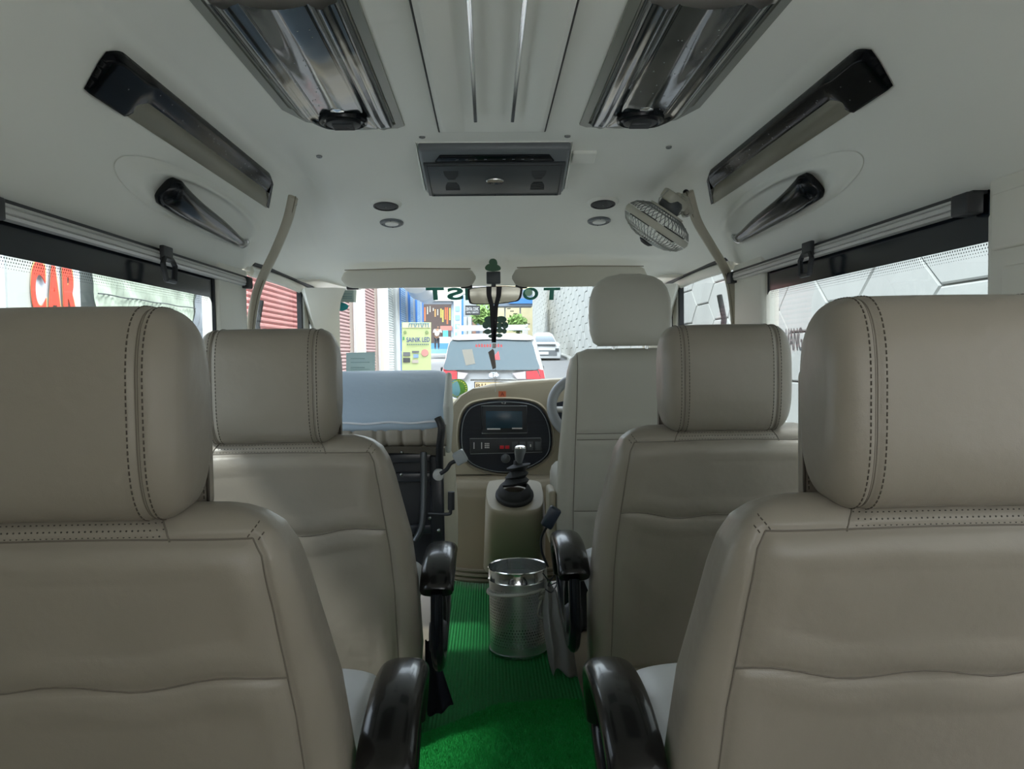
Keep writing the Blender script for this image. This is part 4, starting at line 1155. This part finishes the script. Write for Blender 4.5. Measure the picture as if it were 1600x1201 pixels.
# shop fronts on the left: wall, shutter
def shutter(par, X, y0, y1, z0, z1, m, pitch=.085, name='shutter'):
    n = int((z1-z0)/pitch); pr = []
    for i in range(n):
        z = z0+i*pitch
        pr += [(X+.0, z), (X+.035, z+pitch*.35), (X+.035, z+pitch*.7), (X+.0, z+pitch*.97)]
    b = B(); b.loft([[V((x, y, z)) for x, z in pr] for y in (y0, y1)], closed=False)
    return obj(name, b, m, par, sharp=20)
PINK = mat('pink shutter', (.40, .27, .27), .6); PALE = mat('pale shutter', (.62, .66, .66), .5); BLU = mat('blue shutter', (.24, .38, .56), .5); REDS = mat('dull red shutter', (.46, .20, .19), .6)
shops = [(10.2, 14.6, REDS, WPL, 'shop front with dull red shutter, seen through the left door window', 'dull red'),
         (16.2, 19.1, PINK, CREAM, 'shop front with pink shutter nearest the windshield edge', 'pink'),
         (20.6, 23.3, PINK, CREAM, 'shop front with second pink shutter beyond the cream pillar', 'pink'),
         (25.4, 27.8, PALE, WPL, 'shop front with pale grey shutter between pink and blue ones', 'pale'),
         (29.0, 32.2, BLU, WPL, 'shop front with blue shutter next to the pale one', 'blue'),
         (32.6, 35.4, BLU, WPL, 'shop front with blue shutter in the middle of the blue row', 'blue'),
         (35.8, 39.2, BLU, WPL, 'blue shuttered shop front farthest along the left row', 'blue')]
edges = [9.9]+[(a[1]+b[0])/2 for a, b in zip(shops, shops[1:])]+[39.6]
BPOST = mat('blue post', (.05, .20, .55), .5)
for i, (y0, y1, m, wm, lab, cn) in enumerate(shops):
    z0 = road_z(y1)-.1
    t = thing('shop_front', (XL, (y0+y1)/2, z0), lab, 'shop front', 'shuttered shop fronts')
    a, c = edges[i], edges[i+1]
    b = B().box((XL-.25, (a+c)/2, z0+2.4), (.4, c-a, 4.8))
    for ya, yb in ((a, y0), (y1, c)): b.box((XL+.02, (ya+yb)/2, z0+2.6), (.18, yb-ya, 5.2))
    b.box((XL+.02, (y0+y1)/2, z0+4.5), (.18, y1-y0, 1.2))
    obj('facade', b, wm, t)
    shutter(t, XL-.03, y0, y1, z0, z0+4.0, m)
    pp = B()
    for y in (y0, y1): pp.box((XL+.12, y, z0+2.1), (.05, .07, 4.2))
    obj('guide_post', pp, BPOST if i >= 4 else WHITEP, t)
# awning lump above blue shutters, not fixed to the shops
b = B()
p0 = at(640, 455, 30)
rg = []
for k in range(20):
    y = 26+9*k/19; r = .42+.10*math.sin(k*1.3)+.06*math.sin(k*3.1)
    rg.append([V((XL+.75+r*math.cos(a), y, 3.75+r*.75*math.sin(a)+.1*math.sin(k))) for a in [2*PI*j/16 for j in range(16)]])
tag(obj('rolled_awning', B().loft(rg), mat('white tarpaulin', (.72, .74, .76), .7)), 'rolled white tarpaulin awning above the blue shutters', 'canopy')
# left side wall with CAR sign and corrugated sheets
t = thing('painted_wall', (XL, 5.3, GZ), 'white wall panel with large red painted letters outside the left window', 'wall panel')
obj('panel', B().box((XL-.05, 4.4, 1.0), (.1, 4.3, 3)), mat('panel white', (.55, .60, .68), .7, var=(2, .1)), t)
obj('bare_strip', B().box((XL+.005, 5.72, 1.0), (.02, .34, 3)), mat('bare strip', (.42, .44, .42), .7), t)
for ch, pa, pb in (('C', 46, 70), ('A', 71, 94), ('R', 96, 119)):
    A, C = atx(pa, 450, XL+.02), atx(pb, 450, XL+.02)
    top, bot = atx((pa+pb)/2, 408+(pa-46)*.12, XL).z, atx((pa+pb)/2, 500, XL).z
    O = V((XL+.02, (A.y+C.y)/2, (top+bot)/2))
    text('letter_shadow', ch, mat('sign orange', (.70, .42, .18), .6), t, O+V((0, .015, .012)), (0, 1, 0), ZV, top-bot+.02, abs(C.y-A.y)*1.04, .004, bold=.05)
    text('letter', ch, mat('sign red', (.62, .07, .04), .6), t, O+V((.006, 0, 0)), (0, 1, 0), ZV, top-bot, abs(C.y-A.y)*.94, .006, bold=.05)
t = thing('corrugated_fence', (XL, 7.6, GZ), 'wrinkled pale green corrugated sheet fence outside the left window', 'fence')
rnd = random.Random(4)
def corr(amp, X, y0, y1, z0=-.4, z1=2.6, rough=.01):
    ny = int((y1-y0)/.022)
    ph = [[rnd.uniform(-1, 1) for _ in range(14)] for _ in range(2)]
    def fn(u, v):
        y = y0+(y1-y0)*u; z = z0+(z1-z0)*v
        return V((X+amp*math.sin(y*2*PI/.09)+rough*math.sin(z*9+y*4+math.sin(y*7)*2)+rough*.6*math.sin(z*23+y*13), y+.006*math.sin(z*17), z))
    return B().grid(fn, ny, 50)
obj('sheet', corr(.016, XL+.02, 6.75, 9.0, rough=.014), mat('pale green sheet', (.38, .44, .37), .45, var=(3, .25)), t, flip=False)
obj('foil_sheet', corr(.018, XL+.04, 8.95, 9.75, rough=.022), mat('silver sheet', (.42, .46, .52), .3, .6), t, flip=False)
b = B()
for zz in (1.35, 1.62, 1.95):
    b.tube([V((XL+.05, 6.75+k*.1, zz+.004*math.sin(k))) for k in range(23)], .006, 5)
obj('wire', b, DKMETAL, t)
struct(obj('wall_street', B().box((XL-.35, 2.2, .98), (.3, 15.0, 3.0)), WPL))

# retaining wall on the right with hexagon panels
t = thing('retaining_wall', (XR, 20, GZ), 'concrete retaining wall of interlocking panels along the right of the street', 'wall')
struct(t); del t['category']
obj('backing', B().box((XR+.25, 34, 3), (.4, 98, 10)), mat('joint shadow', (.13, .13, .12), .9), t)
b = B(); W_, w_, H_ = 1.72, .88, .74
k = 0
Y0 = 8.55
for ci in range(-16, 58):
    yc = Y0+ci*1.30
    for ri in range(-4, 9):
        zc = 2.05-H_/2+ri*H_+(H_/2 if ci % 2 else 0)
        if zc < road_z(yc)-.6: continue
        g = .012
        hexp = [(-W_/2+g, 0), (-w_/2, -H_/2+g), (w_/2, -H_/2+g), (W_/2-g, 0), (w_/2, H_/2-g), (-w_/2, H_/2-g)]
        dx = rnd.uniform(-.006, .006)
        base = [V((XR+.08, yc+y, zc+z)) for y, z in hexp]
        f1 = [V((XR+dx+.012, yc+y, zc+z)) for y, z in hexp]
        f2 = [V((XR+dx-.008, yc+y*.975, zc+z*.95)) for y, z in hexp]
        b.loft([base, f1, f2])
obj('panels', b, CONC, t, sharp=15)
g = obj('kerb', B().loft([[V((XR-.35, Y, road_z(Y)-.1)), V((XR-.35, Y, road_z(Y)+.14)), V((XR+.1, Y, road_z(Y)+.14)), V((XR+.1, Y, road_z(Y)-.1))] for Y in (0, 11, 30, 50, 80)]), CONC, t)
O = atx(1240, 530, XR-.02)
text('graffiti', 'HANG', mat('graffiti', (.05, .05, .05), .8), t, O, (0, -1, 0), ZV, .34, .62, .002)

# -------- standing sign
t = thing('standing_sign', at(650, 575, 20), 'pale green standing advertising board with blue lettering by the blue shutters', 'sign')
YS = 20
def sp_(px, py, o=0): return at(px, py, YS)+V((0, -o, 0))
def sq(name, x0, y0, x1, y1, m, o=.02, par=None): 
    P = [sp_(x0, y1, o), sp_(x1, y1, o), sp_(x1, y0, o), sp_(x0, y0, o)]
    return obj(name, B().loft([[p+V((0, .01, 0)) for p in P], P]), m, par or t)
bd = sq('board', 628, 503.5, 673.5, 585, mat('board green', (.56, .66, .32), .5), .0)
bx = B()
for x in (629, 672): bx.box((sp_(x, 590).x, YS+.05, (sp_(x, 590).z+road_z(YS))/2+.4), (.04, .04, 1.2))
obj('stand', bx, ALU, t)
sq('header_strip', 629, 504, 673, 512, mat('board cream', (.70, .66, .46), .5), par=bd)
NAVY = mat('navy ink', (.02, .04, .25), .5)
def st_(s, px, py, h_, w__, m): text('lettering', s, m, bd, sp_(px, py, .032), (1, 0, 0), ZV, h_*YS/F, w__*YS/F, .002, bold=.012)
st_('SAINIK LED', 653.5, 530.5, 7.5, 36, NAVY)
b = B()
for i in range(9): b.tube([sp_(640+i*3.6, 505.5, .035), sp_(640+i*3.6+(i % 3-1)*1.2, 511, .035)], .008, 4)
b.tube([sp_(639, 505.2, .035), sp_(671, 505, .035)], .008, 4); obj('script_line', b, mat('teal ink', (.05, .25, .35), .5), bd)
b = B()
for i in range(12): b.box(sp_(637+i*2.9, 538, .03), (.033, .008, .03))
obj('small_text', b, mat('grey ink', (.12, .2, .2), .5), bd)
rnd = random.Random(9)
for x0, y0, x1, y1, m in ((630, 550, 641, 556, MIDGREY), (630, 559, 641, 566, DKGREY), (644, 548, 655, 551, MIDGREY), (646, 553, 654, 559, BLU), (644, 562, 654, 567, CREAM), (629.5, 526, 632, 531, mat('ink green', (.05, .3, .12), .5))):
    sq('picture', x0, y0, x1, y1, m, .025, bd)
obj('stamp', B().lathe([(.095, 0), (.09, .01)], sp_(664, 551, .02), (0, -1, 0), 24, cap=True), mat('stamp pink', (.62, .30, .27), .5), bd)
b = B()
for x in (633, 667): b.lathe([(.045, 0), (.04, .01)], sp_(x, 519, .02), (0, -1, 0), 16, cap=True)
obj('emblem', b, mat('ink olive', (.25, .35, .15), .5), bd)

# -------- shop at street end
YE = 46
def ebox(name, par, x0, y0, x1, y1, m, Y=YE, d=.3, label=None):
    P = [at(x0, y1, Y), at(x1, y1, Y), at(x1, y0, Y), at(x0, y0, Y)]
    return obj(name, B().loft([P, [p+V((0, d, 0)) for p in P]]), m, par, label=label)
t = thing('open_shop', at(682, 540, YE), 'open shop hung with packets at the end of the street', 'shop')
ebox('back_wall', t, 655, 462, 712, 545, mat('shop dark', (.10, .075, .07), .8), YE+2)
ebox('fascia', t, 657, 459, 722, 470, mat('fascia', (.55, .58, .56), .6), YE-.3)
ebox('fascia_band', t, 658, 444, 730, 459, mat('upper facade', (.38, .37, .33), .7), YE-.1)
ebox('side_post', t, 658, 470, 661, 545, BPOST, YE)
ebox('side_post', t, 705, 470, 708.5, 545, mat('steel post', (.35, .42, .5), .5), YE)
ebox('awning', t, 661, 470, 706, 475, mat('awning dark', (.22, .24, .27), .7), YE-.2)
ebox('counter', t, 688, 509, 706, 516, mat('counter red', (.6, .2, .17), .6), YE-.1)
ebox('plinth', t, 672, 536, 705, 547, mat('blue step', (.08, .24, .42), .6), YE-.2, 1)
ebox('plinth', t, 672, 545, 705, 552, mat('blue step 2', (.20, .38, .46), .6), YE-.6, 1)
ebox('crate', t, 692, 516, 700, 526, mat('cyan crate', (.10, .48, .60), .6), YE-.1)
ebox('crate', t, 685, 526, 704, 536, mat('pale crate', (.62, .68, .68), .6), YE-.1)
rnd = random.Random(11)
cols = [mat('packet %d' % i, c, .5) for i, c in enumerate([(.7, .16, .06), (.65, .5, .1), (.5, .1, .08), (.6, .58, .5), (.55, .3, .1)])]
for x, y0, y1, mi in ((664, 481, 501, 0), (668, 480, 490, 3), (672, 479, 488, 3), (677, 482, 486, 3), (689, 483, 495, 1), (692, 485, 502, 1), (696, 481, 500, 0), (699, 481, 505, 0), (703, 482, 500, 1), (684, 484, 492, 3), (680, 484, 494, 4)):
    b = B(); y = y0
    while y < y1:
        P = at(x, y, YE); b.box(P, (.085 if mi != 3 else .05, .05, .075)); y += 2.4
    o = obj('packet_string', b, cols[mi], t)
t = thing('banner_column', at(714, 530, YE-1), 'tall white banner column with blue pictures beside the open shop', 'banner')
ebox('column', t, 709, 470, 720.5, 528, mat('banner white', (.70, .75, .80), .6), YE-1)
for y in (478, 492, 506, 519): ebox('picture', t, 711, y, 718.5, y+8, mat('banner blue', (.28, .45, .62), .6), YE-1.05, .05)
ebox('post', thing('blue_post', at(722, 530, YE-1.6), 'slim dark blue post beside the banner column', 'post'), 721, 462, 724, 530, BPOST, YE-1.6)
t = thing('clinic_sign', at(738, 492, YE-2), 'black sign board with white lettering hanging behind the mirror', 'sign')
ebox('board', t, 727, 477, 750, 492, BLACK, YE-2, .1)
text('lettering', 'DENTAL CLINIC', WHITEP, t, at(738, 482.5, YE-2.03), (1, 0, 0), ZV, 5*YE/F, 19*YE/F, .002)
text('lettering', 'FAMILY DENTIST', WHITEP, t, at(738.5, 488, YE-2.03), (1, 0, 0), ZV, 2.5*YE/F, 18*YE/F, .002)
t = thing('background_building', at(740, 530, YE+4), 'pale building with grey shutters behind the black sign', 'building')
ebox('facade', t, 720, 430, 765, 545, mat('grey facade', (.35, .38, .40), .7), YE+3, 1)
for x, m in ((724, PALE), (731, PALE), (738, mat('brown door', (.28, .16, .12), .6)), (744, mat('dark window', (.12, .15, .22), .3))): ebox('door_bay', t, x, 495, x+5.5, 530, m, YE+2.9, .1)
t = thing('yellow_building', at(800, 530, YE+10), 'sunlit yellowish building far down the street', 'building')
ebox('facade', t, 760, 440, 832, 540, mat('yellow facade', (.62, .56, .36), .7, var=(1.5, .2)), YE+10, 4)
ebox('dark_canopy', t, 762, 452, 832, 478, mat('bridge slab', (.16, .20, .26), .6), YE+6, 2)
ebox('blue_band', t, 795, 466, 832, 474, BPOST, YE+5.9, .1)
for x in (768, 788, 812): ebox('column', t, x, 478, x+2, 520, WPL, YE+7, .4)
b = B()
for k in range(7): b.box(at(795+k*5, 482+k*4, YE+6), (.25, .1, .06))
obj('railing', b, BLACK, t)
# trees
def tree(px, py, Y, r, lab, seed):
    rnd = random.Random(seed); c = at(px, py, Y)
    t = thing('tree', V((c.x, Y, road_z(Y))), lab, 'tree', 'street trees')
    b = B()
    for i in range(520):
        d = V((rnd.gauss(0, 1), rnd.gauss(0, 1), rnd.gauss(0, .8))).normalized()*r*rnd.uniform(.3, 1)
        p = c+d; a = V((rnd.uniform(-1, 1), rnd.uniform(-1, 1), rnd.uniform(-1, 1))).normalized(); o = a.orthogonal().normalized(); s = .17
        b.poly([p-a*s, p+o*s*.5, p+a*s, p-o*s*.5])
    obj('foliage', b, mat('leaves', (.16, .28, .07), .7, var=(2, .4)), t, flip=False, sharp=180)
    obj('trunk', B().tube([V((c.x, Y, road_z(Y))), V((c.x+.1, Y, c.z))], [.14, .08], 8), mat('bark', (.12, .09, .06), .9), t)
tree(755, 493, YE, .75, 'small green tree left of the charm behind the black sign', 3)
tree(808, 505, YE+2, .6, 'small green tree right of the charm, down the street', 4)

# -------- person at the shop
def person():
    c = at(683, 546, YE-3); s = 1.42
    t = thing('person', c, 'person in white shirt and dark trousers standing with back turned, leaning at the shop', 'person')
    def figure(name, verts, edges_, rad, m, par=t):
        me = bpy.data.meshes.new(name); me.from_pydata([V(v)*s for v in verts], edges_, [])
        o = bpy.data.objects.new(name, me); COL.objects.link(o); o.parent = par
        sk = o.modifiers.new('skin', 'SKIN'); sk.use_smooth_shade = True
        for i, r in enumerate(rad): me.skin_vertices[0].data[i].radius = (r*s, r*s)
        me.skin_vertices[0].data[0].use_root = True
        ss = o.modifiers.new('sub', 'SUBSURF'); ss.levels = 1; ss.render_levels = 1
        me.materials.append(m); return o
    body = figure('body', [(0, 0, .50), (0, 0, .60), (.02, .05, .74), (.03, .08, .80), (.04, .12, .86), (.045, .13, .93),
                    (-.06, 0, .47), (-.07, .0, .26), (-.07, -.02, .04), (-.075, .05, .02), (.05, 0, .47), (.06, .03, .26), (.06, .01, .04), (.06, .08, .02),
                    (-.10, .06, .77), (-.14, .10, .62), (-.10, .2, .52), (.15, .07, .76), (.20, .12, .62), (.17, .22, .53)],
           [(0, 1), (1, 2), (2, 3), (3, 4), (4, 5), (0, 6), (6, 7), (7, 8), (8, 9), (0, 10), (10, 11), (11, 12), (12, 13), (2, 14), (14, 15), (15, 16), (2, 17), (17, 18), (18, 19)],
           [.075, .075, .085, .04, .03, .058, .05, .036, .022, .018, .05, .036, .022, .018, .035, .026, .016, .035, .026, .016], mat('skin tone', (.20, .11, .07), .6))
    figure('shirt', [(0, 0, .49), (0, 0, .60), (.02, .05, .735), (-.09, .055, .765), (-.13, .09, .66), (.135, .06, .755), (.18, .10, .66)],
           [(0, 1), (1, 2), (2, 3), (3, 4), (2, 5), (5, 6)], [.092, .09, .10, .05, .04, .05, .04], mat('white shirt', (.72, .72, .74), .8), body)
    figure('trousers', [(0, 0, .50), (-.06, 0, .44), (-.07, 0, .26), (-.07, -.02, .06), (.05, 0, .44), (.06, .03, .26), (.06, .01, .06)],
           [(0, 1), (1, 2), (2, 3), (0, 4), (4, 5), (5, 6)], [.088, .062, .046, .036, .062, .046, .036], mat('dark trousers', (.03, .035, .05), .8), body)
    figure('hair', [(.045, .128, .925), (.045, .13, .955)], [(0, 1)], [.060, .052], BLACK, body)
person()

# -------- white people carrier ahead
def muv():
    Y = 13.2; k = Y/F
    cx = at(771, 600, Y).x
    t = thing('car', (cx, Y+2.2, GZ), 'white people carrier with roof rack and red tail lamps directly ahead', 'car')
    def X(px): return (px-771)*k
    def Z(py): return at(771, py, Y).z
    zr, zg = Z(525), GZ+.25
    side = [(0.0, .30), (0.02, .85), (.06, Z(596)-GZ), (.10, Z(578)-GZ), (.42, Z(531)-GZ)]
    # sections along depth: outline half-width and roof height
    def sect(y, sc, zt, wt):
        zb = GZ+.32
        pts = [(.80, zb), (.90, zb+.15), (.915, zb+.45), (.915, Z(592)), (.90, Z(584)), (.70*wt+.06, zt-.07), (.62*wt, zt-.02), (.3*wt, zt)]
        P = [V((cx+x*sc, y, z)) for x, z in pts]
        return P+[V((2*cx-p.x, p.y, p.z)) for p in P[::-1]]
    body = B()
    zt = Z(521)
    def sect2(y, slope):           # rear face sloping: upper part further forward
        P = sect(y, 1, zt, 1); return [p+V((0, slope*max(0, (p.z-Z(588))/(zt-Z(588)))**1.0, 0)) for p in P]
    R = [sect2(Y+.10, .34), sect2(Y+.16, .34), sect(Y+1.0, 1.0, zt+.03, 1), sect(Y+2.6, 1.0, zt+.02, 1), sect(Y+3.4, .98, Z(580), 1.25), sect(Y+4.5, .90, Z(590), 1.2)]
    R[0] = [V((cx+(p.x-cx)*.975, p.y-.02, p.z-(.03 if p.z > 1 else 0))) for p in R[0]]
    body.loft(R); obj('body', body.bevel(.02, 2, 25), WHITEP, t, sharp=40)
    def rear(px, py, o=0):          # point on rear face
        z = at(px, py, Y).z; f = max(0, (z-Z(588))/(zt-Z(588)))
        return V((cx+X(px), Y+.075+.34*f-o, z))
    def patch(name, pts, m, par=t, o=.015, th=.03, n=3):
        P = smooth_path([rear(a, b, o) for a, b in pts], n, True) if n else [rear(a, b, o) for a, b in pts]
        return obj(name, B().loft([P, [p+V((0, th, 0)) for p in P]]), m, par)
    gl = patch('rear_window', [(703, 534), (716, 531), (771, 530), (826, 531), (834, 535), (840, 560), (843, 576), (820, 578), (771, 578), (720, 578), (694, 577), (697, 560)], mat('car glass', (.03, .07, .09), .1, coat=1), o=.015)
    patch('seat_shape', [(722, 546), (738, 545), (743, 568), (728, 571)], mat('headrest grey', (.16, .16, .14), .7), gl, .02, .004, 0)
    patch('glass_reflection_sticker', [(780, 548), (782, 562), (768, 562)], mat('red sticker', (.6, .05, .06), .5), gl, .022, .003, 0)
    b = B()
    for i in range(10): b.box(rear(745+i*4.4, 540, .02), (.03, .01, .05+.01*(i % 3)))
    obj('glass_lettering', b, mat('faded red print', (.45, .07, .08), .5), gl)
    patch('spoiler', [(710, 526), (771, 524), (832, 526), (828, 530.5), (771, 529), (714, 530.5)], WHITEP, o=.05, th=.12)
    L = [(('L'), [(693, 579), (714, 580), (714, 592), (697, 592)], [(715, 581), (731, 583), (725, 592), (715, 592)]), ('R', [(823, 580), (840, 579), (846, 592), (823, 592)], [(801, 583), (822, 580), (822, 592), (808, 592)])]
    for nm, a, c in L:
        l = patch('tail_lamp', a, RED, o=.02, th=.06, n=0); patch('reverse_lens', c, mat('clear lens', (.38, .34, .36), .2), l, .02, .06, 0)
    for a in ([(694, 574), (713, 576), (712, 579), (692, 578)], [(842, 577), (850, 578), (852, 591), (846, 591)]): patch('tail_lamp', a, RED, o=.012, th=.03, n=0)
    em = patch('emblem_ring', [(764, 588), (764, 584), (768, 581.5), (776, 581), (780, 585), (779, 588), (773, 590), (767, 590)], MATS['smoked chrome'], o=.03, th=.02, n=0)
    patch('emblem_field', [(765.3, 587.5), (765.5, 584.5), (769, 582.5), (775, 582.3), (778.6, 585), (777.8, 587.5), (772.5, 589), (768, 589)], WHITEP, em, .034, .01, 0)
    b = B()
    b.tube([rear(771.9+3*math.cos(a), 584.0+1.4*math.sin(a), .04) for a in [2*PI*j/16 for j in range(16)]], .006, 5, closed=True)
    b.tube([rear(771.9+1.5*math.cos(a), 586+3.0*math.sin(a), .04) for a in [2*PI*j/16 for j in range(16)]], .006, 5, closed=True)
    obj('emblem_ovals', b, MATS['smoked chrome'], em)
    pl = patch('number_plate', [(741, 596), (802, 596), (802, 613), (741, 613)], mat('plate frame', (.03, .03, .03), .4), o=.03, th=.02, n=0)
    patch('plate_face', [(742.5, 597.3), (800.5, 597.3), (800.5, 611.5), (742.5, 611.5)], mat('plate cream', (.62, .48, .28), .5), pl, .035, .008, 0)
    text('plate_text', 'RJ14TE', mat('plate ink', (.04, .03, .02), .5), pl, rear(764, 602.5, .045), (1, 0, 0), ZV, 7*k, 40*k, .002)
    patch('chrome_bar', [(735, 592.5), (808, 592.5), (808, 595), (735, 595)], CHROME, o=.03, th=.02, n=0)
    # rack
    b = B()
    for x in (-.62, .62):
        b.tube([(cx+x, Y+.5, zt+.16), (cx+x, Y+2.3, zt+.16)], .018, 8)
        for y in (.55, 1.2, 1.8, 2.2): b.tube([(cx+x, Y+y, zt-.02), (cx+x, Y+y, zt+.16)], .012, 6)
    for y in (.5, .9, 1.3, 1.7, 2.1, 2.3): b.tube([(cx-.62, Y+y, zt+.15), (cx+.62, Y+y, zt+.15)], .014, 6)
    b.tube([(cx-.66, Y+.46, zt+.08), (cx+.66, Y+.46, zt+.08)], .016, 8)
    obj('roof_rack', b, mat('rack silver', (.6, .64, .68), .35, .6), t)
    for x in (-.78, .78):
        for y in (.75, 3.6): obj('wheel', B().lathe([(.001, -.1), (.2, -.1), (.31, -.09), (.33, -.05), (.33, .05), (.31, .09), (.2, .1), (.001, .1)], (cx+x, Y+y, GZ+.33), (1, 0, 0), 28), RUBBER, t)
    obj('bumper', B().rbox((cx, Y+.10, GZ+.5), (1.78, .25, .32), .05), WHITEP, t)
    for s in (-1, 1): obj('wing_mirror', B().rbox((cx+s*1.0, Y+2.9, Z(585)), (.16, .12, .2), .03), BLACK, t)
muv()

# -------- oncoming white car further up
def suv():
    Y = 41; k = Y/F; c = at(853, 563, Y); g = c.z
    t = thing('car', (c.x, Y+2, g), 'small white oncoming car farther up by the right retaining wall', 'car')
    def Q(px, py, o=0): p = at(px, py, Y); return V((p.x, Y-o, p.z))
    low = [(829, 560), (829, 548), (831, 540), (836, 535), (870, 535), (875, 541), (877, 550), (876, 560)]
    cab = [(833, 536), (838, 522), (843, 518), (862, 517.5), (868, 521), (873, 536)]
    def ex(pts, y0, y1, s=1.0): 
        A = [Q(a, b)+V((0, y0, 0)) for a, b in pts]; c_ = sum(A, V((0, 0, 0)))/len(A)
        return [A, [p+V((0, y1-y0, 0)) for p in A]]
    obj('body', B().loft(ex(low, 0, 3.9)).bevel(.06, 3, 20), WHITEP, t)
    A = [Q(a, b)+V((0, .9+ (.9*(536-b)/18), 0)) for a, b in cab]
    obj('cabin', B().loft([A, [p+V((0, 2.0, 0)) for p in A]]).bevel(.04, 2, 20), WHITEP, t)
    ws = [(835.5, 535), (840, 523.5), (866, 523), (871, 535)]
    A = [Q(a, b)+V((0, .84+.9*(536-b)/18, 0)) for a, b in ws]
    obj('windshield', B().loft([A, [p+V((0, .05, 0)) for p in A]]), MATS['car glass'], t)
    obj('hood', B().loft([[Q(832, 536)+V((0, .05, 0)), Q(874, 536)+V((0, .05, 0)), Q(874, 536)+V((0, .9, .08)), Q(832, 536)+V((0, .9, .08))], [Q(832, 540)+V((0, 0, 0)), Q(875, 540), Q(875, 540)+V((0, .9, 0)), Q(832, 540)+V((0, .9, 0))]]), WHITEP, t)
    def pf(name, x0, y0, x1, y1, m, o=.05, par=t): 
        P = [Q(x0, y1, o), Q(x1, y1, o), Q(x1, y0, o), Q(x0, y0, o)]; return obj(name, B().loft([P, [p+V((0, .08, 0)) for p in P]]), m, par)
    pf('grille', 838, 537.5, 868, 540.5, DKGREY); pf('number_plate', 842, 549.5, 857, 553.5, mat('plate white', (.8, .8, .8), .5), .06)
    pf('lower_grille', 840, 547, 870, 555.5, MIDGREY, .03)
    for x in (831.5, 867.5): pf('headlamp', x, 544, x+5.5, 549, DKGREY)
    for x in (830, 869): obj('wheel', B().rbox(Q(x+3.5, 560)+V((0, .6, -.02)), (.22, .62, .5), .1), RUBBER, t)
suv()

# invented rear of the cabin, unseen, its opening set right to shape the light
b = B().box((0, -1.32, .33), (1.86, .04, .66)).box((0, -1.32, 1.54), (1.44, .04, .22)).box((-.49, -1.32, 1.0), (.86, .04, .66)).box((.84, -1.32, 1.0), (.16, .04, .66))
struct(obj('wall_back', b, LINERP))
# ------------------------------------------------------------------ light
w = bpy.data.worlds.new('world'); SC.world = w; w.use_nodes = True
nt = w.node_tree; bg = nt.nodes['Background']
sky = nt.nodes.new('ShaderNodeTexSky'); sky.sky_type = 'NISHITA'; sky.sun_disc = False
sky.sun_elevation = math.radians(55); sky.sun_rotation = math.radians(110); sky.air_density = 1.3; sky.dust_density = 3.5; sky.ozone_density = 1
hsv = nt.nodes.new('ShaderNodeHueSaturation'); hsv.inputs['Saturation'].default_value = .35
nt.links.new(sky.outputs[0], hsv.inputs['Color']); nt.links.new(hsv.outputs[0], bg.inputs[0]); bg.inputs[1].default_value = .42
sl = bpy.data.lights.new('sun', 'SUN'); sl.energy = 1.6; sl.angle = math.radians(6); sl.color = (1, .96, .90)
so = bpy.data.objects.new('sun', sl); COL.objects.link(so); so.rotation_euler = (math.radians(28), math.radians(-34), 0)
SC.view_settings.view_transform = 'Standard'; SC.view_settings.look = 'None'; SC.view_settings.gamma = 1
SC.view_settings.exposure = 1.5
SC.cycles.use_denoising = True
SC.cycles.max_bounces = 10; SC.cycles.diffuse_bounces = 6; SC.cycles.transparent_max_bounces = 16
